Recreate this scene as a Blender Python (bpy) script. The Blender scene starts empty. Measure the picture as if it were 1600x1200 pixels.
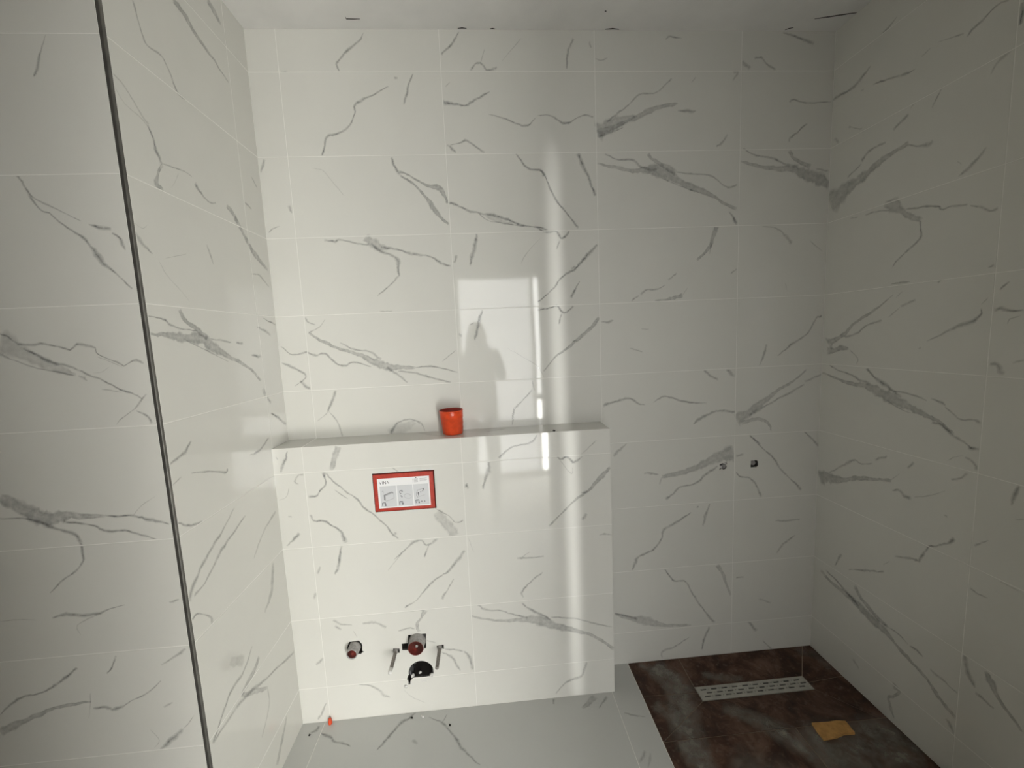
import bpy, bmesh, math, random
import numpy as np
from mathutils import Vector, Matrix

random.seed(7)
S = bpy.context.scene
COL = S.collection

# ------------------------------------------------------------------ camera, light, exposure
cam_d = bpy.data.cameras.new('camera')
cam_d.sensor_width = 36.0
cam_d.lens = 637.27 / 1600 * 36.0
cam_d.clip_start = 0.01
cam = bpy.data.objects.new('camera', cam_d)
cam.location = (-0.4943, -1.701, 1.5322)
cam.rotation_euler = (1.4563, 0.0449, -0.0713)
COL.objects.link(cam)
S.camera = cam

world = bpy.data.worlds.new('world')
S.world = world
world.use_nodes = True
bg = world.node_tree.nodes['Background']
bg.inputs['Color'].default_value = (0.75, 0.8, 0.85, 1)
bg.inputs['Strength'].default_value = 0.3

S.view_settings.view_transform = 'Standard'
S.view_settings.look = 'None'
S.view_settings.gamma = 1.0
S.view_settings.use_curve_mapping = False
S.view_settings.exposure = -0.22
S.cycles.sample_clamp_indirect = 60.0     # keep double reflections of the windows in the polish
S.cycles.blur_glossy = 0.2
WINDOW_L = 22.0         # radiance of the clear balcony window, to the right beyond the doorway
SUNNY_L = 50.0          # its lower panes, looking onto the sunlit balcony floor
CURTAIN_L = 8.0         # radiance of the curtained window straight beyond the doorway
STRIPE_W = 0.175          # watts of an added, unseen light that casts the vertical wall stripe

ld = bpy.data.lights.new('added_stripe_light', 'AREA')
ld.shape = 'ELLIPSE'; ld.size = 0.022; ld.size_y = 2.5; ld.energy = STRIPE_W; ld.color = (1.0, 1.0, 0.99)
ld.spread = math.radians(3.2)
lo = bpy.data.objects.new('added_stripe_light', ld)
lo.location = (-0.04, -1.845, 1.05)
lo.rotation_euler = (math.radians(90), 0, math.atan2(0.14, 1.845))
COL.objects.link(lo)

# room measures (metres, floor = 0, back wall = plane y 0)
XL, XR = -1.3104, 0.9946
ZC = 2.702
YT = -0.636             # outer corner with the metal trim
YB = -0.1402            # front of the half-height wall
XB = -0.0082            # its right end
ZL = 1.1536             # its top
YR = -1.86              # rear wall with the doorway
XF = -2.45              # far left end of the room
ROWS = [0.0, 0.1535, 0.4535, 0.7535, 1.0535, 1.3535, 1.6535, 1.9535, 2.2535, 2.5535, ZC]
GAP = 0.0026

# ------------------------------------------------------------------ helpers
def tag(o, label, cat=None, group=None, kind=None):
    if label: o['label'] = label
    if cat: o['category'] = cat
    if group: o['group'] = group
    if kind: o['kind'] = kind
    return o

def link(name, me, mats=(), parent=None):
    o = bpy.data.objects.new(name, me)
    COL.objects.link(o)
    for m in mats:
        me.materials.append(m)
    if parent is not None:
        o.parent = parent
    return o

def empty(name, loc, label, cat, group=None):
    o = bpy.data.objects.new(name, None)
    o.empty_display_size = 0.03
    o.location = loc
    COL.objects.link(o)
    return tag(o, label, cat, group)

def bm_obj(name, bm, mat, parent=None, smooth=False, off=None):
    """one mesh object from a bmesh in world coordinates; children of an empty get local coordinates"""
    me = bpy.data.meshes.new(name)
    bmesh.ops.recalc_face_normals(bm, faces=bm.faces[:])
    if parent is not None and parent.type == 'EMPTY':
        bmesh.ops.translate(bm, verts=bm.verts[:], vec=-parent.location)
    for f in bm.faces:
        f.smooth = smooth
    bm.to_mesh(me); bm.free()
    return link(name, me, [mat] if mat else [], parent)

def add_box(bm, x0, x1, y0, y1, z0, z1, bevel=0.0):
    vs = [bm.verts.new(p) for p in ((x0,y0,z0),(x1,y0,z0),(x1,y1,z0),(x0,y1,z0),(x0,y0,z1),(x1,y0,z1),(x1,y1,z1),(x0,y1,z1))]
    fs = [bm.faces.new([vs[i] for i in q]) for q in ((0,3,2,1),(4,5,6,7),(0,1,5,4),(1,2,6,5),(2,3,7,6),(3,0,4,7))]
    if bevel:
        es = list({e for f in fs for e in f.edges})
        bmesh.ops.bevel(bm, geom=es, offset=bevel, segments=2, affect='EDGES', profile=0.5)
    return bm

def box_obj(name, b, mat, parent=None, bevel=0.0):
    return bm_obj(name, add_box(bmesh.new(), *b, bevel=bevel), mat, parent)

def add_prism(bm, pts, axis, a, b):
    """polygon pts (2-D) extruded along axis from a to b; axis 'y': pts=(x,z), 'z': pts=(x,y), 'x': pts=(y,z)"""
    def P(p, t):
        return {'y': (p[0], t, p[1]), 'z': (p[0], p[1], t), 'x': (t, p[0], p[1])}[axis]
    lo = [bm.verts.new(P(p, a)) for p in pts]
    hi = [bm.verts.new(P(p, b)) for p in pts]
    n = len(pts)
    bm.faces.new(lo); bm.faces.new(hi[::-1])
    for i in range(n):
        bm.faces.new((lo[i], lo[(i+1) % n], hi[(i+1) % n], hi[i]))
    return bm

def add_lathe(bm, prof, base, axis, seg=24, close=True, shear=(0, 0, 0)):
    """profile [(radius, distance along axis)], axis unit vector, shear moves rings sideways per metre"""
    ax = Vector(axis).normalized()
    u = ax.orthogonal().normalized(); v = ax.cross(u)
    rings = []
    for r, t in prof:
        c = Vector(base) + ax * t + Vector(shear) * t
        rings.append([bm.verts.new(c + (u * math.cos(2*math.pi*k/seg) + v * math.sin(2*math.pi*k/seg)) * r) for k in range(seg)])
    for a, b in zip(rings, rings[1:]):
        for k in range(seg):
            bm.faces.new((a[k], a[(k+1) % seg], b[(k+1) % seg], b[k]))
    if close:
        bm.faces.new(rings[0][::-1]); bm.faces.new(rings[-1])
    return bm

def lump(bm, c, r, seed, sub=2, squash=(1, 1, 1), rough=0.35):
    rnd = random.Random(seed)
    res = bmesh.ops.create_icosphere(bm, subdivisions=sub, radius=1.0)
    ph = [rnd.uniform(0, 6.28) for _ in range(6)]
    for v in res['verts']:
        n = v.co.normalized()
        k = 1 + rough * (math.sin(3*n.x+ph[0]) * math.cos(2.3*n.y+ph[1]) + 0.6*math.sin(5*n.z+ph[2]+2*n.x) + 0.3*math.sin(9*n.y+ph[3]))
        v.co = Vector(c) + Vector((n.x*squash[0], n.y*squash[1], n.z*squash[2])) * r * k
    return bm

def boolean_mesh(o, cutters):
    """bake o minus the cutter meshes into o.data"""
    tmp = []
    for bm in cutters:
        bmesh.ops.recalc_face_normals(bm, faces=bm.faces[:])
        me = bpy.data.meshes.new('cut'); bm.to_mesh(me); bm.free()
        c = bpy.data.objects.new('cut', me); COL.objects.link(c)
        m = o.modifiers.new('b', 'BOOLEAN'); m.operation = 'DIFFERENCE'; m.solver = 'EXACT'; m.object = c
        tmp.append(c)
    bpy.context.view_layer.update()
    dg = bpy.context.evaluated_depsgraph_get()
    me = bpy.data.meshes.new_from_object(o.evaluated_get(dg))
    o.modifiers.clear()
    old = o.data; nm = old.name; o.data = me
    bpy.data.meshes.remove(old); me.name = nm
    for c in tmp:
        m = c.data; bpy.data.objects.remove(c); bpy.data.meshes.remove(m)

# ------------------------------------------------------------------ materials
def mat_new(name):
    m = bpy.data.materials.new(name); m.use_nodes = True
    nt = m.node_tree
    return m, nt, nt.nodes['Principled BSDF']

def srgb(r, g, b):
    f = lambda c: (c/255/12.92) if c/255 <= 0.04045 else ((c/255+0.055)/1.055)**2.4
    return (f(r), f(g), f(b), 1)

def mat(name, col, rough=0.5, metal=0.0, spec=0.5, noise=0.0, nscale=40.0, bump=0.0, bscale=200.0, col2=None):
    m, nt, p = mat_new(name)
    p.inputs['Roughness'].default_value = rough
    p.inputs['Metallic'].default_value = metal
    p.inputs['Specular IOR Level'].default_value = spec
    p.inputs['Base Color'].default_value = col
    N = nt.nodes; L = nt.links
    if noise > 0 or bump > 0:
        tc = N.new('ShaderNodeNewGeometry')
    if noise > 0:
        n = N.new('ShaderNodeTexNoise'); n.inputs['Scale'].default_value = nscale; n.inputs['Detail'].default_value = 6
        L.new(tc.outputs['Position'], n.inputs['Vector'])
        mx = N.new('ShaderNodeMix'); mx.data_type = 'RGBA'
        mx.inputs['A'].default_value = col
        mx.inputs['B'].default_value = col2 or tuple(c*(1-noise) for c in col[:3]) + (1,)
        r = N.new('ShaderNodeMapRange'); r.inputs['From Min'].default_value = 0.38; r.inputs['From Max'].default_value = 0.66
        L.new(n.outputs['Fac'], r.inputs['Value']); L.new(r.outputs['Result'], mx.inputs['Factor'])
        L.new(mx.outputs['Result'], p.inputs['Base Color'])
    if bump > 0:
        n2 = N.new('ShaderNodeTexNoise'); n2.inputs['Scale'].default_value = bscale; n2.inputs['Detail'].default_value = 4
        L.new(tc.outputs['Position'], n2.inputs['Vector'])
        b = N.new('ShaderNodeBump'); b.inputs['Strength'].default_value = bump; b.inputs['Distance'].default_value = 0.002
        L.new(n2.outputs['Fac'], b.inputs['Height']); L.new(b.outputs['Normal'], p.inputs['Normal'])
    return m

def mat_tile(name, col, rough, spec=0.40, wave=0.012):
    """polished porcelain: faint per-tile tone, faint clouding, a very slight waviness of the polish"""
    m, nt, p = mat_new(name)
    N = nt.nodes; L = nt.links
    p.inputs['Roughness'].default_value = rough
    p.inputs['Specular IOR Level'].default_value = spec
    g = N.new('ShaderNodeNewGeometry'); oi = N.new('ShaderNodeObjectInfo')
    n = N.new('ShaderNodeTexNoise'); n.inputs['Scale'].default_value = 7; n.inputs['Detail'].default_value = 5
    L.new(g.outputs['Position'], n.inputs['Vector'])
    a = N.new('ShaderNodeMath'); a.operation = 'MULTIPLY_ADD'; a.inputs[1].default_value = 0.05; a.inputs[2].default_value = 0.965
    L.new(n.outputs['Fac'], a.inputs[0])
    b = N.new('ShaderNodeMath'); b.operation = 'MULTIPLY_ADD'; b.inputs[1].default_value = 0.02; b.inputs[2].default_value = -0.01
    L.new(oi.outputs['Random'], b.inputs[0])
    s = N.new('ShaderNodeMath'); s.operation = 'ADD'
    L.new(a.outputs[0], s.inputs[0]); L.new(b.outputs[0], s.inputs[1])
    v = N.new('ShaderNodeVectorMath'); v.operation = 'SCALE'; v.inputs[0].default_value = col[:3]
    L.new(s.outputs[0], v.inputs['Scale']); L.new(v.outputs[0], p.inputs['Base Color'])
    n2 = N.new('ShaderNodeTexNoise'); n2.inputs['Scale'].default_value = 5; n2.inputs['Detail'].default_value = 1
    L.new(g.outputs['Position'], n2.inputs['Vector'])
    bu = N.new('ShaderNodeBump'); bu.inputs['Strength'].default_value = wave; bu.inputs['Distance'].default_value = 0.02
    L.new(n2.outputs['Fac'], bu.inputs['Height']); L.new(bu.outputs['Normal'], p.inputs['Normal'])
    return m

def mat_print(name, col, rough, spec=0.40, nscale=60.0, lo=0.25, hi=0.6, attr='vein', col2=None):
    """print on a tile face: opacity follows the vein attribute, broken up by noise"""
    m, nt, p = mat_new(name)
    N = nt.nodes; L = nt.links
    p.inputs['Roughness'].default_value = rough
    p.inputs['Specular IOR Level'].default_value = spec
    p.inputs['Base Color'].default_value = col
    g = N.new('ShaderNodeNewGeometry')
    at = N.new('ShaderNodeAttribute'); at.attribute_name = attr
    n = N.new('ShaderNodeTexNoise'); n.inputs['Scale'].default_value = nscale; n.inputs['Detail'].default_value = 6; n.inputs['Roughness'].default_value = 0.65
    L.new(g.outputs['Position'], n.inputs['Vector'])
    r = N.new('ShaderNodeMapRange'); r.inputs['From Min'].default_value = lo; r.inputs['From Max'].default_value = hi
    r.inputs['To Min'].default_value = 0.25
    L.new(n.outputs['Fac'], r.inputs['Value'])
    k = N.new('ShaderNodeMath'); k.operation = 'MULTIPLY'; k.use_clamp = True
    L.new(at.outputs['Fac'], k.inputs[0]); L.new(r.outputs['Result'], k.inputs[1])
    L.new(k.outputs[0], p.inputs['Alpha'])
    if col2:
        mx = N.new('ShaderNodeMix'); mx.data_type = 'RGBA'; mx.inputs['A'].default_value = col; mx.inputs['B'].default_value = col2
        L.new(n.outputs['Fac'], mx.inputs['Factor']); L.new(mx.outputs['Result'], p.inputs['Base Color'])
    return m

def mat_emit(name, col, strength):
    m, nt, p = mat_new(name)
    nt.nodes.remove(p)
    e = nt.nodes.new('ShaderNodeEmission'); e.inputs['Color'].default_value = col; e.inputs['Strength'].default_value = strength
    nt.links.new(e.outputs[0], nt.nodes['Material Output'].inputs['Surface'])
    return m

TILE_COL = (0.69, 0.683, 0.635, 1)
M_TILE = mat_tile('polished_white_tile', TILE_COL, 0.055)
M_VEIN = mat_print('grey_marble_vein', (0.295, 0.30, 0.295, 1), 0.055)
M_FLOOR = mat_tile('grey_floor_tile', (0.60, 0.605, 0.58, 1), 0.22, spec=0.4)
M_FVEIN = mat_print('floor_vein', (0.22, 0.22, 0.22, 1), 0.25)
M_GROUT = mat('white_grout', (0.81, 0.80, 0.755, 1), 0.9, spec=0.2, noise=0.05, nscale=30)
M_PLASTER = mat('ceiling_plaster', (0.74, 0.73, 0.705, 1), 0.9, spec=0.2, noise=0.05, nscale=9, bump=0.25, bscale=260)
M_WALLPAINT = mat('rear_wall_paint', (0.31, 0.27, 0.215, 1), 0.9, spec=0.2)
M_TRIM = mat('dark_metal_trim', (0.16, 0.155, 0.14, 1), 0.36, metal=0.6, noise=0.3, nscale=25)
M_CRACK = mat('dark_crack', (0.02, 0.018, 0.015, 1), 0.95, spec=0.1)
M_RED = mat('red_plastic', srgb(188, 66, 52), 0.42, noise=0.25, nscale=70)
M_ORANGE = mat('orange_plastic', srgb(220, 76, 36), 0.3, noise=0.18, nscale=60)
M_CUPSHADE = mat('cup_inside_shade', srgb(150, 34, 20), 0.5)  # the cup's plastic again, darkened to paint the shade inside it
M_CARD = mat('white_card', (0.84, 0.84, 0.84, 1), 0.45)
M_CARDGREY = mat('pale_grey_print', (0.62, 0.63, 0.64, 1), 0.5)
M_INK = mat('dark_ink', (0.07, 0.07, 0.08, 1), 0.6)
M_INKMID = mat('grey_ink', (0.28, 0.28, 0.29, 1), 0.6)
M_INKPINK = mat('pink_ink', (0.7, 0.4, 0.42, 1), 0.6)
M_PIPE = mat('grey_plastic_pipe', (0.36, 0.345, 0.325, 1), 0.45, noise=0.3, nscale=90)
M_PLUG = mat('dark_red_plug', srgb(122, 40, 30), 0.5, noise=0.3, nscale=60)
M_ROD = mat('dusty_threaded_steel', (0.34, 0.31, 0.28, 1), 0.45, metal=0.5, noise=0.4, nscale=120)
M_SLEEVE = mat('white_plastic_sleeve', (0.72, 0.71, 0.68, 1), 0.45)
M_BLACK = mat('black_rubber', (0.018, 0.018, 0.018, 1), 0.4, noise=0.3, nscale=80)
M_SOCKET = mat('dusty_black_socket', (0.05, 0.05, 0.05, 1), 0.28, noise=0.6, nscale=38, col2=(0.22, 0.22, 0.22, 1))
M_CAVITY = mat('dark_recess', (0.05, 0.045, 0.04, 1), 0.95, spec=0.1)
M_LUMP = mat('dried_plaster', (0.74, 0.73, 0.70, 1), 0.9, spec=0.2, noise=0.2, nscale=120)
M_PEBBLE = mat('dark_grit', (0.035, 0.033, 0.03, 1), 0.9, spec=0.2)
M_GRATE = mat('white_painted_grate', (0.46, 0.45, 0.40, 1), 0.45, noise=0.15, nscale=30)
M_CARDBOARD = mat('tan_cardboard', srgb(205, 158, 98), 0.85, spec=0.2, noise=0.25, nscale=55)
M_SHGROUT = mat('tan_grout', (0.30, 0.235, 0.18, 1), 0.9, spec=0.2, noise=0.3, nscale=40)
M_DUST = mat_print('grout_dust', (0.34, 0.315, 0.27, 1), 0.75, spec=0.25, nscale=26, lo=0.36, hi=0.62, attr='vein')

def mat_brown():
    m, nt, p = mat_new('brown_marble_tile')
    N = nt.nodes; L = nt.links
    g = N.new('ShaderNodeNewGeometry')
    n = N.new('ShaderNodeTexNoise'); n.inputs['Scale'].default_value = 9; n.inputs['Detail'].default_value = 8; n.inputs['Roughness'].default_value = 0.68; n.inputs['Distortion'].default_value = 0.6
    L.new(g.outputs['Position'], n.inputs['Vector'])
    cr = N.new('ShaderNodeValToRGB')
    cr.color_ramp.elements[0].position = 0.30; cr.color_ramp.elements[0].color = (0.023, 0.0105, 0.006, 1)
    cr.color_ramp.elements[1].position = 0.72; cr.color_ramp.elements[1].color = (0.18, 0.107, 0.075, 1)
    e = cr.color_ramp.elements.new(0.5); e.color = (0.068, 0.032, 0.020, 1)
    L.new(n.outputs['Fac'], cr.inputs['Fac'])
    n2 = N.new('ShaderNodeTexNoise'); n2.inputs['Scale'].default_value = 55; n2.inputs['Detail'].default_value = 5
    L.new(g.outputs['Position'], n2.inputs['Vector'])
    r = N.new('ShaderNodeMapRange'); r.inputs['From Min'].default_value = 0.56; r.inputs['From Max'].default_value = 0.78; r.inputs['To Max'].default_value = 0.4
    L.new(n2.outputs['Fac'], r.inputs['Value'])
    mx = N.new('ShaderNodeMix'); mx.data_type = 'RGBA'; mx.inputs['B'].default_value = (0.24, 0.19, 0.155, 1)
    L.new(r.outputs['Result'], mx.inputs['Factor']); L.new(cr.outputs['Color'], mx.inputs['A']); L.new(mx.outputs['Result'], p.inputs['Base Color'])
    p.inputs['Roughness'].default_value = 0.5
    p.inputs['Specular IOR Level'].default_value = 0.3
    return m
M_BROWN = mat_brown()

# ------------------------------------------------------------------ tile engine
class Frame:
    """plane with axes u, v and outward normal n; (u, v) are the numbers used in the vein tables"""
    def __init__(s, O, U, V):
        s.O, s.U, s.V = Vector(O), Vector(U), Vector(V); s.N = s.U.cross(s.V)
    def matrix(s, u, v):
        m = Matrix((s.U, s.V, s.N)).transposed().to_4x4()
        m.translation = s.O + s.U * u + s.V * v
        return m

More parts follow.
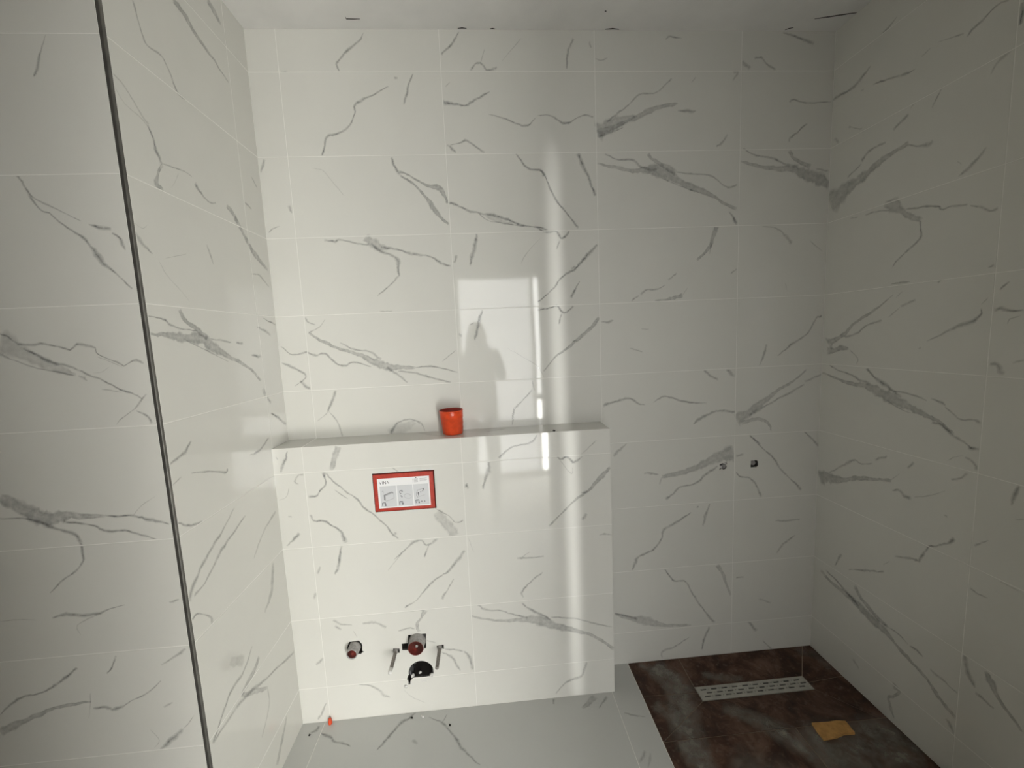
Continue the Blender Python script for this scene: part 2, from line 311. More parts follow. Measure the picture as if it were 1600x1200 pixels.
FR = {'B': Frame((0,0,0), (1,0,0), (0,0,1)), 'X': Frame((0,YB,0), (1,0,0), (0,0,1)), 'F': Frame((0,YT,0), (1,0,0), (0,0,1)),
      'L': Frame((XL,0,0), (0,1,0), (0,0,1)), 'R': Frame((XR,0,0), (0,-1,0), (0,0,1)),
      'S': Frame((XB,0,0), (0,1,0), (0,0,1)), 'T': Frame((0,0,ZL), (1,0,0), (0,1,0)), 'G': Frame((0,0,0), (1,0,0), (0,1,0))}
VEINS = {
'F': '''
60;-1432,2251,13 -1447,2219,38 -1464,2179,64 -1472,2163,25
70;-1542,1954,59 -1534,1939,44 -1526,1915,58 -1517,1892,60 -1503,1873,45 -1487,1868,46 -1468,1847,46 -1445,1828,46 -1424,1812,61 -1408,1788,76 -1394,1767,138 -1378,1742,77 -1357,1722,47 -1343,1706,47 -1330,1688,47
60;-1529,1925,30 -1518,1905,30 -1496,1892,45 -1470,1876,30 -1440,1860,30 -1420,1848,15
80;-1405,1841,30 -1384,1835,90 -1357,1829,60
70;-1357,1819,46 -1341,1808,46 -1335,1794,105 -1332,1779,30
50;-1645,1574,501 -1630,1569,443 -1613,1557,413 -1590,1542,382 -1566,1526,320 -1540,1513,256 -1514,1500,177 -1488,1490,80
70;-1642,1595,47 -1626,1588,47 -1605,1570,63 -1573,1567,61 -1556,1569,62 -1532,1563,63 -1510,1559,63 -1492,1550,38 -1474,1561,75 -1455,1557,79 -1435,1551,48 -1433,1538,32 -1412,1525,48 -1388,1515,48 -1375,1505,39 -1360,1513,30 -1345,1516,79 -1329,1509,48
70;-1596,1557,48 -1564,1538,64 -1536,1522,80 -1501,1510,64 -1465,1491,64 -1434,1475,49 -1413,1461,49 -1392,1447,49 -1365,1437,49 -1344,1422,33
60;-1650,1548,64 -1628,1534,48 -1600,1519,48 -1566,1506,40 -1534,1498,40 -1494,1487,24
50;-1333,1433,44 -1351,1415,59 -1365,1397,37 -1387,1383,30 -1403,1373,30 -1414,1360,15
60;-1363,1393,33 -1347,1384,49 -1336,1374,48 -1331,1358,79
60;-1483,1486,32 -1470,1480,65 -1465,1472,32
50;-1434,1530,14 -1410,1519,24 -1379,1502,15
40;-1410,1504,11 -1428,1493,18 -1448,1491,11
40;-1435,1450,24 -1415,1446,32 -1390,1440,16
75;-1712,1193,269 -1677,1169,287 -1637,1140,341 -1606,1131,320 -1572,1136,235 -1527,1131,136 -1475,1127,51
80;-1475,1128,68 -1409,1121,69 -1370,1109,87 -1325,1092,52
80;-1721,1140,50 -1670,1136,51 -1627,1121,68 -1598,1101,86 -1560,1087,86 -1544,1063,80 -1543,1029,61 -1546,1011,61 -1569,986,63 -1607,959,47 -1638,932,24
70;-1575,1121,68 -1511,1105,52 -1481,1088,69 -1434,1084,52 -1396,1070,52 -1358,1053,35
50;-1409,1123,14 -1385,1147,24 -1348,1170,14
40;-1769,866,16 -1729,867,26 -1683,861,16
70;-1643,863,52 -1608,871,88 -1568,863,71 -1534,864,70 -1499,876,35 -1463,883,17
50;-1535,862,34 -1586,838,32 -1583,810,16
70;-1505,742,48 -1523,708,48 -1536,694,33
75;-1605,717,67 -1651,686,84 -1682,665,69 -1718,653,54 -1745,652,53 -1782,632,84 -1814,605,49
75;-1586,618,56 -1635,615,92 -1699,602,90 -1757,581,124 -1823,556,213
50;-1585,642,14 -1590,610,24 -1600,570,14
70;-1585,597,56 -1554,598,76 -1538,588,114 -1512,593,72 -1489,607,36 -1444,626,35 -1404,659,26
50;-1329,744,69 -1360,723,70 -1398,703,35
40;-1408,581,55 -1382,590,55
70;-1367,509,71 -1392,486,143 -1432,453,72
50;-1333,547,15 -1351,524,26 -1367,509,16
40;-1452,519,13 -1432,483,20 -1449,460,12
60;-1353,880,44 -1328,886,44
''',
'L': '''
60;-533,2399,77 -525,2366,65 -517,2332,56 -502,2315,51 -457,2321,56 -434,2296,82 -413,2259,100 -385,2249,31
70;-380,2513,120 -344,2510,178 -293,2483,187 -226,2467,116 -182,2448,83 -143,2435,63
70;-211,2640,170 -185,2631,230 -150,2610,97
50;-639,2177,32 -601,2166,49 -569,2137,52 -539,2107,81
45;-629,2150,21 -604,2122,35 -556,2112,36 -530,2093,24
80;-539,2107,52 -527,2076,77 -520,2046,131 -508,2023,136
80;-508,2023,63 -530,1990,68 -538,1964,202 -517,1957,91
60;-507,2028,44 -469,2033,36 -425,2040,41 -395,2036,24
40;-449,2026,13 -470,1993,20 -488,1972,11
70;-386,2021,126 -361,1999,91 -329,1988,72 -296,1994,60
70;-127,2049,67 -87,2038,69
70;-241,2001,131 -212,1988,181 -185,1964,156
50;-61,2161,72 -29,2132,74
70;-204,1976,153 -176,1952,161 -138,1909,207 -107,1882,195 -61,1856,154 -18,1831,80
60;-137,1799,34 -85,1803,76 -24,1768,57
60;-635,1825,84 -612,1802,107 -584,1780,43
40;-631,1846,14 -605,1837,19 -589,1848,10
50;-368,1851,48 -357,1819,81 -348,1795,49
40;-543,1778,18 -462,1804,20
35;-565,1765,17 -545,1734,28 -497,1695,29 -472,1671,18
75;-634,1580,47 -599,1579,98 -554,1576,155 -506,1571,250 -452,1569,335 -406,1548,290 -347,1520,187 -291,1496,121 -219,1465,110 -155,1415,94
70;-638,1624,29 -579,1618,53 -556,1604,56 -509,1595,55 -456,1591,34
75;-517,1646,96 -497,1619,114 -448,1591,162 -419,1569,195
60;-410,1569,35 -357,1563,62 -305,1556,39
60;-279,1556,76 -241,1552,78
60;-507,1563,24 -449,1541,41 -394,1519,43 -332,1495,27
70;-197,1511,70 -162,1505,117 -136,1505,94
70;-139,1610,53 -89,1597,116 -51,1580,96
70;-93,1644,49 -40,1631,86 -5,1621,54
60;-148,1386,162 -135,1351,164
60;-128,1354,114 -107,1322,116
70;-115,1286,82 -63,1257,116 -7,1222,123
70;-540,1288,45 -570,1265,103 -627,1249,56
70;-556,1201,35 -491,1185,55 -413,1157,79 -402,1164,85
40;-592,1203,40 -648,1187,38
70;-645,1104,60 -592,1068,82 -540,1054,55
60;-395,1034,63 -467,987,88 -536,954,138 -589,919,110 -629,873,160
60;-344,984,62 -433,952,88 -491,929,117 -561,885,69 -608,875,74
50;-158,916,114 -233,892,77 -297,851,80 -328,824,40
60;-629,817,99 -607,821,71 -578,797,45 -558,778,69 -557,755,94
60;-216,744,140 -246,654,193 -304,608,92
60;-394,553,64 -450,512,97 -523,504,146 -585,457,109 -619,440,104
60;-365,489,130 -411,468,164 -477,451,114
60;-146,322,96 -250,358,92 -342,385,85 -437,422,110 -523,438,123 -614,435,123
55;-477,451,93 -423,413,169 -341,350,117
45;-341,350,46 -346,282,96 -404,224,60
60;-244,145,120 -287,98,236 -340,44,229
25;-505,594,258 -444,541,272
70;-147,1199,58 -229,1169,83 -280,1173,41
''',
'B': '''
70;-879,2690,22 -899,2660,66 -948,2623,87 -971,2603,66 -989,2583,93 -979,2557,48
70;-524,2694,35 -552,2654,103 -595,2614,68
70;-485,2556,93 -465,2580,91 -443,2580,71 -426,2559,71 -400,2561,80 -384,2569,114
40;-429,2634,29 -447,2583,29
40;-287,2672,28 -365,2590,28
50;-779,2533,92 -765,2529,92
75;-802,2502,45 -869,2468,89 -907,2452,89 -933,2435,91 -935,2407,46 -965,2356,68 -1010,2336,68 -1047,2326,90 -1057,2291,93 -1075,2257,46
75;-706,2546,46 -725,2509,70 -740,2464,118 -750,2437,47
80;-599,2443,139 -558,2439,116 -514,2433,69 -468,2456,115 -415,2480,35
50;-587,2501,46 -568,2515,46
70;-426,2399,24 -360,2381,72 -285,2356,95 -238,2387,24
70;-593,2289,74 -576,2274,124 -562,2258,75
70;-582,2288,23 -545,2295,47 -514,2302,96 -485,2280,86 -449,2258,74
80;-811,2246,74 -799,2210,100 -783,2181,100
80;-782,2196,73 -746,2177,61 -689,2144,98 -637,2130,173 -613,2099,101 -605,2069,76
80;-783,2178,74 -733,2145,75 -692,2100,101 -665,2056,177 -637,2019,101 -605,1989,76
80;-600,2071,98 -566,2061,74 -529,2042,87 -484,2030,74 -423,2021,99 -377,2005,100 -316,1981,75 -223,1965,50
60;-484,2030,30 -447,1999,50 -378,1987,50 -301,1973,30
40;-454,2022,125 -424,2006,200 -347,1982,100
80;-324,2253,76 -299,2216,88 -269,2190,99 -230,2186,99 -216,2164,102
35;-1115,2212,21 -1073,2201,37 -1041,2158,37 -1002,2107,22
60;-1289,2246,137 -1305,2198,46
60;-1215,2076,122 -1207,2047,49
60;-1193,2556,56 -1169,2554,56
70;-83,2672,122 -103,2631,75 -113,2562,76
50;-19,2662,76 -16,2638,76
60;2,2600,42 25,2593,69 52,2603,42
60;285,2670,43 304,2680,69 351,2673,42
70;772,2696,71 821,2682,95 904,2657,119
60;602,2589,124 635,2561,125
60;654,2600,95 682,2603,72 711,2578,99 744,2560,122
75;-233,2394,47 -187,2394,48 -142,2369,85 -111,2365,95 -80,2382,48 -33,2393,71 -10,2385,121
60;3,2331,653 51,2349,436 106,2370,314 177,2387,218 233,2412,170 296,2426,121 336,2433,72
50;4,2320,291 51,2340,194 106,2363,121 169,2387,73
60;44,2367,74 91,2399,74 131,2427,49 178,2466,72 249,2476,48 312,2526,74
50;4,2313,97 74,2330,73 114,2348,24
60;336,2407,48 376,2405,121 412,2403,72
50;566,2550,119 587,2550,134 563,2518,78
50;411,2533,51 391,2511,51
60;546,2314,80 522,2281,105 498,2267,77
60;806,2437,100 830,2444,61 880,2433,73 988,2435,37
60;888,2351,80 843,2318,80 815,2296,82 811,2281,56
75;-76,2249,155 -57,2205,129 -35,2161,104 -20,2120,105 -9,2086,105
75;-241,2192,99 -218,2178,77 -196,2127,77 -160,2059,78 -129,2021,77 -84,1960,104
65;2,2211,74 72,2195,123 136,2180,148 199,2182,222 256,2178,422 312,2154,377 377,2119,252 443,2095,177 509,2060,102 588,2019,128
60;34,2247,62 81,2226,74 152,2220,74 184,2194,99 248,2181,149
65;212,2245,128 232,2222,126 272,2200,175 328,2169,201
60;328,2173,50 393,2164,75 475,2157,75 516,2128,51 549,2108,88 591,2115,64
50;263,2151,30 344,2116,50 443,2084,30
60;559,2012,80 589,1962,134
65;605,2209,75 672,2191,125 756,2180,151 831,2175,252 891,2151,456 943,2135,433 995,2107,359
60;613,2258,62 671,2231,75 746,2218,75 789,2199,100 856,2186,151
65;812,2247,131 838,2213,128 907,2181,203
50;933,2173,76 988,2165,76
80;-249,1966,76 -210,1950,101 -171,1949,76 -156,1925,102 -132,1932,103 -120,1951,104
60;-160,1914,79 -173,1880,53
80;-5,1894,79 -46,1857,158 -96,1801,92 -145,1776,79 -194,1723,66 -236,1686,66 -260,1671,52
60;-116,1802,78 -100,1809,78
70;-81,1750,27 -106,1712,94 -123,1685,107
80;-262,1640,52 -221,1642,79 -181,1652,78 -161,1628,105 -141,1627,106 -112,1650,107
60;-162,1620,81 -175,1577,54
80;-3,1598,82 -45,1552,164 -104,1502,95 -146,1472,82 -188,1445,68 -247,1384,55
60;-120,1503,81 -100,1506,81
60;4,1581,93 37,1576,107 58,1583,54
70;506,1953,167 490,1911,168 470,1865,139 420,1818,83
50;482,1888,84 474,1841,28
60;333,1767,95 295,1741,95
60;283,1722,54 237,1703,80 204,1705,80 175,1686,108
60;171,1682,68 137,1660,68
70;237,1658,53 312,1665,134 358,1675,162
40;358,1675,42 379,1706,42
50;593,1778,70 568,1755,70
45;703,1948,39 763,1939,52 807,1906,106 838,1874,160
35;919,1883,40 973,1838,40
60;576,1986,107 594,1959,107
40;813,1711,34 823,1678,34
50;127,1463,54 181,1444,54
60;985,1565,116 959,1554,90 926,1493,60 857,1450,118 788,1399,59
60;738,1451,89 726,1410,119 706,1361,60
60;453,1352,96 484,1326,82 519,1303,96
60;557,1351,138 593,1317,138
50;996,1308,89 917,1278,89
60;924,1333,61 863,1280,90 802,1254,120 732,1202,212 671,1158,301 605,1123,450
55;917,1265,60 856,1234,120 794,1207,90 733,1176,90 662,1141,150
55;628,1108,177 689,1122,146 734,1115,113 762,1087,86 767,1065,59
65;6,1222,141 56,1235,85 116,1249,111 158,1225,83 192,1215,28
65;226,1222,29 273,1247,99 329,1233,84 398,1214,84 468,1207,28
65;600,1160,114 529,1170,115 486,1160,88 434,1137,148 407,1117,30
60;669,1049,56 719,1007,57
50;178,1542,40 211,1540,40
50;-1301,1976,28 -1282,1990,46 -1255,2000,28
70;-1094,1942,98 -1054,1936,97 -1032,1941,61 -966,1926,74 -922,1921,74
60;-934,1951,328 -907,1928,354 -886,1909,250 -841,1904,99
75;-878,1909,99 -804,1897,75 -760,1879,100 -692,1870,76 -648,1842,102 -607,1829,63
75;-914,1925,76 -879,1894,101 -836,1874,127 -815,1851,153 -818,1814,76 -815,1799,87 -852,1762,74 -908,1721,37
70;-496,1950,76 -506,1909,127 -520,1864,128 -530,1827,51
60;-581,1870,101 -595,1840,76
40;-240,1924,23 -273,1895,38 -306,1858,39 -323,1828,23
70;-262,1973,63 -208,1959,63
50;-902,1659,64 -853,1658,64
70;-1194,1647,102 -1184,1628,90 -1159,1615,52
50;-1188,1587,50 -1144,1607,49 -1119,1636,24
70;-1188,1587,78 -1142,1553,104 -1085,1520,104 -1026,1501,131 -982,1480,184 -938,1454,237 -893,1436,343 -847,1430,211 -777,1426,79
55;-1068,1542,52 -1017,1513,78 -950,1498,79 -914,1465,105
70;-777,1426,47 -699,1426,80 -606,1398,48
65;-893,1432,106 -849,1398,106 -813,1365,53
65;-848,1414,53 -779,1403,93 -725,1384,80 -636,1357,67
65;-1301,1537,52 -1260,1503,78 -1206,1510,90 -1170,1497,78 -1132,1499,78 -1091,1458,79 -1053,1448,91 -1022,1458,78 -954,1439,53
65;-1304,1472,65 -1258,1447,105 -1216,1413,75 -1265,1373,25
65;-1241,1395,105 -1203,1358,106
70;-1104,1348,101 -1124,1302,114 -1143,1259,76
40;-1143,1259,39 -1189,1225,39
50;-1139,1263,40 -1105,1212,66 -1095,1155,65
60;-899,1155,105 -864,1198,80 -816,1211,81 -770,1192,81 -756,1159,27
35;-907,1156,378 -851,1173,431 -793,1198,161
70;-489,1649,78 -507,1603,131 -517,1556,131 -527,1525,53
40;-527,1600,52 -547,1589,52
60;-588,1559,105 -580,1543,105
70;-296,1305,82 -347,1258,82 -381,1219,109 -388,1161,55
40;-295,1345,41 -288,1304,41
40;-394,1487,24 -276,1409,40 -245,1359,24
40;-608,1489,39 -666,1445,39
65;106,1050,59 76,1022,147 45,999,147
60;596,978,750 544,966,512 482,944,363 420,918,272 348,897,179 266,887,148
50;185,908,87 215,906,116 251,899,58
40;266,887,59 256,852,60
60;524,916,92 472,888,123 421,847,92 348,835,91 318,806,77 282,783,123
60;667,1050,85 721,996,85 780,940,86 819,885,86 874,829,87 919,778,145
50;606,962,119 643,965,89
60;608,884,86 629,862,87 672,854,72 704,815,87 727,760,147
60;427,738,116 435,733,116
60;401,711,62 338,673,125 276,641,125 260,594,62 224,549,126 156,523,110 140,492,123 124,461,62
60;489,746,62 469,695,123 454,643,62
50;919,639,63 849,635,124 800,642,61
50;900,564,66 841,525,99 810,484,99
60;925,1050,57 963,1016,86 997,978,86
65;276,453,58 323,389,104 376,384,89 414,315,104 468,226,119 518,165,120
65;525,448,177 558,390,119 592,293,120
40;617,381,94 655,378,95
40;729,263,92 790,235,93
55;43,256,92 116,226,186 190,208,342 264,178,189 404,161,64
50;682,154,151 722,99,151
60;491,145,97 464,79,129 454,34,64
50;399,103,50 329,65,101 269,42,100 264,8,47
50;756,49,76 814,-15,76
60;40,257,61 88,240,92 148,215,92
''',
'R': '''
60;-201,2557,74 -225,2560,93 -255,2573,47
65;-571,2387,38 -553,2395,59 -530,2390,46 -510,2380,71 -489,2372,98 -474,2362,50
50;-466,2374,68 -439,2385,54 -395,2400,29
35;-373,2397,40 -346,2389,41
65;4,2443,93 -26,2443,129 -73,2436,86 -107,2440,134 -137,2459,137 -165,2471,66
50;-127,2406,73 -141,2403,73
60;-177,2400,35 -216,2390,68 -254,2381,85 -299,2365,87 -332,2363,23
50;-417,2255,36 -403,2229,62 -389,2209,63
50;-586,2250,43 -567,2243,132 -553,2235,87 -543,2217,42
65;-316,2225,111 -291,2213,113 -265,2200,115
40;-331,2252,42 -319,2242,42
50;-81,2300,81 -110,2281,50 -141,2264,60
50;-16,2286,106 -39,2261,105
80;-601,2361,123 -601,2336,142 -600,2306,73
65;-8,2031,852 -65,2053,567 -122,2072,362 -175,2090,266 -223,2112,197 -270,2121,130 -322,2130,125
50;-86,2105,65 -146,2134,62
55;-145,2144,129 -175,2166,88 -239,2171,78
60;-322,2125,51 -349,2106,55 -381,2097,131 -400,2103,145
60;-548,2018,41 -531,1997,85 -510,1978,132 -481,1961,45
40;-475,2009,29 -486,1995,29
60;-247,1953,168 -281,1941,343 -310,1910,258 -346,1882,147 -381,1860,163
50;-109,1943,61 -141,1936,60
55;-173,1937,44 -219,1935,70 -268,1925,40
65;-327,1913,63 -362,1905,62 -394,1901,70 -429,1890,71 -441,1877,74 -470,1876,79 -511,1869,56
55;-518,1865,33 -545,1851,78 -568,1833,49 -588,1833,92
60;-381,1858,85 -378,1836,51 -382,1810,90 -361,1781,98 -328,1758,75 -303,1736,64 -290,1722,39
55;-291,1663,42 -326,1663,67 -356,1661,39
50;-454,1654,65 -444,1645,66
60;-576,1672,39 -591,1675,95
55;-608,1604,53 -616,1614,72 -630,1624,36
45;-332,1631,37 -311,1611,37
65;-301,1624,38 -255,1586,64 -216,1562,105 -190,1549,133 -153,1526,83 -125,1501,114 -97,1478,170 -54,1456,231 -29,1440,416
65;-24,1412,333 -63,1413,164 -100,1425,160 -130,1421,104
45;-136,1418,33 -172,1386,55 -170,1363,34
55;-109,1470,81 -161,1487,107 -203,1514,78 -229,1523,76 -263,1536,74
40;-287,1542,37 -327,1576,36
55;-329,1578,83 -379,1596,80
45;-582,1585,36 -567,1566,37
65;-568,1554,31 -570,1539,67 -558,1524,95 -537,1510,119 -496,1495,102 -465,1475,63 -423,1456,43
45;-406,1436,54 -399,1430,55
65;-599,1550,111 -621,1550,107 -644,1543,87 -666,1542,52
50;-633,1506,23 -637,1521,44 -661,1528,27
55;-601,1393,129 -618,1389,152 -628,1371,144 -637,1364,85
45;-652,1396,72 -676,1405,70
65;-5,1315,73 -49,1305,86 -101,1291,111 -155,1281,159 -200,1281,206 -243,1271,280 -285,1256,399 -324,1243,389 -371,1227,283 -415,1212,184 -448,1200,134 -484,1190,109 -523,1160,84
60;-40,1352,87 -86,1330,84 -141,1319,81 -188,1300,105 -232,1289,127
65;-213,1348,131 -241,1320,128 -277,1299,149 -313,1279,122 -351,1252,119
55;-322,1276,43 -377,1269,69 -412,1263,68 -437,1255,40
65;-448,1264,53 -483,1254,85 -493,1247,50
50;-492,1243,52 -515,1226,62 -540,1210,52 -571,1216,60 -592,1210,119
45;-301,1235,30 -354,1210,48 -390,1203,28
60;-457,1184,89 -488,1178,87 -527,1151,85 -559,1138,83 -574,1126,100
55;-564,1125,140 -593,1131,98
65;-12,837,558 -53,854,480 -99,862,307 -154,879,208 -205,902,126 -264,920,99 -305,932,100 -336,933,127
55;-65,879,65 -109,914,64 -156,951,99 -184,968,79 -213,963,53 -261,979,49
60;-267,999,93 -314,1026,90
55;-390,1003,80 -410,1032,78
35;-334,940,31 -364,975,31
60;-341,903,47 -368,911,78 -383,897,158 -409,901,143
45;-418,907,25 -462,929,40 -514,967,22
45;-553,1098,23 -528,1084,38 -511,1068,22
55;-559,1095,64 -576,1088,104 -590,1076,94 -593,1061,84
55;-526,1011,59 -547,1020,72 -569,1045,102
65;-694,1050,79 -684,1008,93 -679,987,40
40;-516,887,72 -524,881,72
65;-550,820,98 -530,794,86 -504,771,75 -478,755,61 -460,717,87 -445,682,89
60;-445,685,73 -432,682,97 -410,677,92 -365,657,92
40;-348,627,29 -325,600,30
60;-144,542,124 -113,471,76
55;-181,494,50 -249,531,73 -291,551,94 -331,575,67
45;-601,825,65 -635,859,31
45;-691,950,51 -709,960,50
65;-43,409,107 -81,391,121 -144,382,146 -194,380,182 -241,367,295 -294,350,320 -337,342,279 -378,324,172 -423,305,167 -472,290,129 -507,274,127 -535,249,124 -568,230,123 -593,221,120
60;-70,425,72 -142,405,117 -193,384,116 -234,366,68
65;-214,443,149 -247,405,150 -285,387,181 -321,370,139 -356,366,129
50;-342,364,45 -395,368,79 -432,354,49
55;-439,352,60 -462,354,106 -485,347,65
45;-509,322,89 -547,317,88 -567,311,58 -592,307,57
55;-566,189,75 -581,180,117 -595,160,65
60;-389,149,202 -415,148,108 -398,110,67 -376,83,103 -388,51,128 -403,22,66
40;-224,119,127 -253,93,125
65;-606,455,122 -608,421,116 -620,390,158 -635,368,96
65;-638,356,133 -662,353,105 -686,347,78
65;-658,445,92 -672,426,194 -689,391,112 -715,365,85 -744,345,72 -752,337,46
50;-601,683,73 -622,677,70 -648,680,43
40;-671,750,43 -718,746,42
''',
'X': '''
60;-1063,1147,213 -1079,1108,190 -1102,1059,143
65;-1253,1142,46 -1266,1106,93 -1287,1062,93
50;-1297,1123,48 -1291,1110,48
70;-1129,1051,120 -1125,1025,72 -1127,1000,60 -1148,981,72 -1159,962,74 -1193,958,101
70;-1118,1048,86 -1097,1013,62 -1070,991,75 -1053,969,63 -1012,935,88 -991,903,76 -945,860,76 -914,823,76 -892,785,102 -869,762,52
50;-1095,980,30 -1073,960,51 -1046,940,31
60;-877,791,99 -880,778,99
70;-1193,887,98 -1186,866,75 -1172,857,78 -1141,857,78 -1114,834,64 -1091,817,101 -1079,792,124 -1071,762,123
50;-871,1054,50 -844,1031,51
50;-712,861,381 -685,821,433 -657,782,383 -643,757,306
50;-716,877,52 -668,841,65 -640,812,53 -609,818,67
50;-1203,1049,100 -1222,1048,72 -1237,1023,94 -1224,1012,50
60;-1294,768,62 -1263,794,99 -1241,816,123
40;-1303,952,22 -1274,965,36 -1260,1005,21
50;-1277,886,64 -1263,882,64
60;-1087,750,98 -1098,717,73 -1103,680,73
70;-717,752,105 -736,735,106 -761,726,106 -780,749,80 -811,741,106 -821,739,107
55;-821,739,77 -842,717,65 -890,678,39
45;-751,725,51 -772,678,51
50;-583,969,102 -596,952,102
35;-576,683,26 -593,744,25
65;-1092,732,73 -1107,671,123 -1124,635,74
55;-1175,671,99 -1192,644,99
50;-1203,564,99 -1214,539,99
70;-611,692,93 -639,659,132 -684,609,80 -709,595,68 -752,567,80 -785,528,66 -823,493,67 -864,468,54
50;-662,575,40 -689,532,53 -716,493,106
40;-855,706,31 -919,633,31
40;-761,704,51 -772,677,51
50;-1148,444,107 -1118,421,82 -1077,414,55
50;-1144,418,106 -1123,396,106
50;-1036,417,83 -1001,418,111 -972,410,82 -947,388,107
50;-844,453,55 -784,451,56
65;-787,451,183 -801,420,79 -821,389,103 -815,359,103
50;-898,370,42 -855,379,70 -832,373,42
40;-787,319,55 -752,303,56
55;-717,272,57 -681,267,85 -642,256,85
60;-639,254,80 -619,228,158 -610,167,132
60;-730,260,55 -695,237,108 -673,194,132 -659,168,53
50;-1076,153,57 -1041,146,56 -1001,121,83 -979,95,110 -953,79,56
30;-893,106,24 -865,72,42 -812,39,25
50;-1208,84,52 -1230,39,105 -1250,14,80
50;-1200,286,106 -1233,257,106
40;-1074,388,31 -1062,361,31
60;-299,1145,52 -331,1116,91 -402,1102,78 -455,1062,103
70;-495,1049,126 -503,1003,152 -526,942,76
50;-590,967,100 -583,946,100
75;-226,1052,54 -211,1040,92 -190,1049,91 -170,1038,90 -154,1026,93 -123,1048,56
40;-216,1041,31 -171,980,52 -163,1006,31
75;-11,995,108 -47,960,162 -100,905,81 -154,872,82 -207,822,68 -267,767,54
50;-132,897,81 -106,903,81
60;-113,809,109 -130,783,109
40;-64,1109,53 -128,1056,53
55;-62,712,50 -41,716,82 -9,708,49
55;-402,641,82 -350,639,69 -292,641,83
40;-381,645,33 -349,664,33
60;-300,572,56 -354,532,84 -390,493,81 -386,467,52
65;-602,409,69 -530,385,84 -456,372,113 -393,371,199 -329,365,366 -266,336,252 -201,312,169 -137,288,113 -72,253,111 -7,199,111
65;-573,451,81 -538,429,97 -475,419,70 -434,400,83 -371,375,84
60;-390,445,64 -369,420,108 -317,389,110 -275,360,66
55;-275,369,85 -178,356,57 -92,325,71 -16,300,57
55;-129,152,114 -153,89,119 -220,67,75 -265,18,59
''',
'G': '''
60;-272,-146,108 -282,-169,106
60;-1237,-157,100 -1244,-174,139 -1264,-181,65
65;-1218,-192,68 -1181,-208,85 -1151,-232,85 -1113,-245,88 -1082,-259,32
65;-855,-143,65 -880,-166,96 -901,-179,158 -923,-211,92 -945,-238,120 -961,-265,88 -977,-285,44
40;-926,-141,44 -878,-144,44
60;-722,-162,34 -731,-189,57 -739,-201,35
65;-798,-169,39 -767,-185,51 -739,-201,97 -698,-248,70 -679,-274,115 -655,-310,112 -627,-340,66 -605,-363,87 -584,-383,32
40;-849,-260,133 -825,-277,132
55;-165,-202,78 -127,-177,211 -98,-155,240
60;-98,-210,50 -70,-184,101 -49,-161,128
40;-22,-219,44 -18,-234,43
50;-3,-241,91 27,-256,73 75,-268,43
35;38,-408,64 23,-433,105 9,-458,62
35;-13,-437,72 15,-406,123 22,-399,74
''',
'T': '''
40;-1314,-94,183 -1312,-25,191
40;-827,41,91 -734,-54,159 -651,-108,103
40;-499,-64,216 -419,-33,220
''',
}


def catmull(P, k):
    """P rows (u, v, w); k points per span"""
    P = np.array(P, float)
    if len(P) == 2:
        return np.array([P[0] + (P[1]-P[0]) * t for t in np.linspace(0, 1, k + 1)])
    Q = np.vstack([2*P[0]-P[1], P, 2*P[-1]-P[-2]])
    out = []
    for i in range(1, len(Q)-2):
        p0, p1, p2, p3 = Q[i-1], Q[i], Q[i+1], Q[i+2]
        for t in np.arange(k) / k:
            c = 0.5*((2*p1) + (-p0+p2)*t + (2*p0-5*p1+4*p2-p3)*t*t + (-p0+3*p1-3*p2+p3)*t**3)
            c[2] = max(0.0007, (1-t)*p1[2] + t*p2[2])
            out.append(c)
    out.append(P[-1])
    return np.array(out)

def parse_veins():
    res = {}
    rnd = random.Random(3)
    for s, txt in VEINS.items():
        lst = []
        for ln in txt.strip().split('\n'):
            st, body = ln.split(';')
            P = [[float(a) for a in p.split(',')] for p in body.split()]
            P = [[(-p[0] if s == 'R' else p[0])/1000, p[1]/1000, p[2]/10000] for p in P]
            L = sum(math.dist(a[:2], b[:2]) for a, b in zip(P, P[1:]))
            k = int(min(6, max(2, round(L / max(1, len(P)-1) / 0.009))))
            C = catmull(P, k)
            n = len(C)
            T = np.gradient(C[:, :2], axis=0); T /= (np.linalg.norm(T, axis=1)[:, None] + 1e-9)
            Nn = np.stack([-T[:, 1], T[:, 0]], 1)
            wide = max(p[2] for p in P) > 0.016
            cols = ((1.0, 0), (0.62, 1.0), (0.0, 0.78), (-0.62, 1.0), (-1.0, 0)) if wide else ((1.0, 0), (0, 1.0), (-1.0, 0))
            s0 = float(st)/100 * (0.62 if wide else 0.88)
            j = mw = 0.0; ma = 1.0
            rows = []
            for i in range(n):
                w = C[i, 2] * (0.64 if wide else 0.68)
                j = 0.55*j + rnd.uniform(-0.34, 0.34) * min(w, 0.006)
                mw = 0.6*mw + rnd.uniform(-0.22, 0.22)
                ma = 0.65*ma + 0.35*rnd.uniform(0.45, 1.3)
                ww = w * max(0.45, 1 + mw)
                al = min(1.0, s0 * (ma if not wide else 0.5+0.5*ma)) * (0.45 if i in (0, n-1) else 1.0)
                c = C[i, :2] + Nn[i]*j
                rows.append([(*(c + Nn[i]*ww*(o*(rnd.uniform(0.85, 1.15) if o else 1))), al*t) for o, t in cols])
            quads = []
            for i in range(n-1):
                for m in range(len(cols)-1):
                    quads.append([rows[i][m+1], rows[i+1][m+1], rows[i+1][m], rows[i][m]])
            us = [p[0] for q in quads for p in q]; vs = [p[1] for q in quads for p in q]
            lst.append((quads, (min(us), max(us), min(vs), max(vs))))
        res[s] = lst
    return res
RIB = parse_veins()

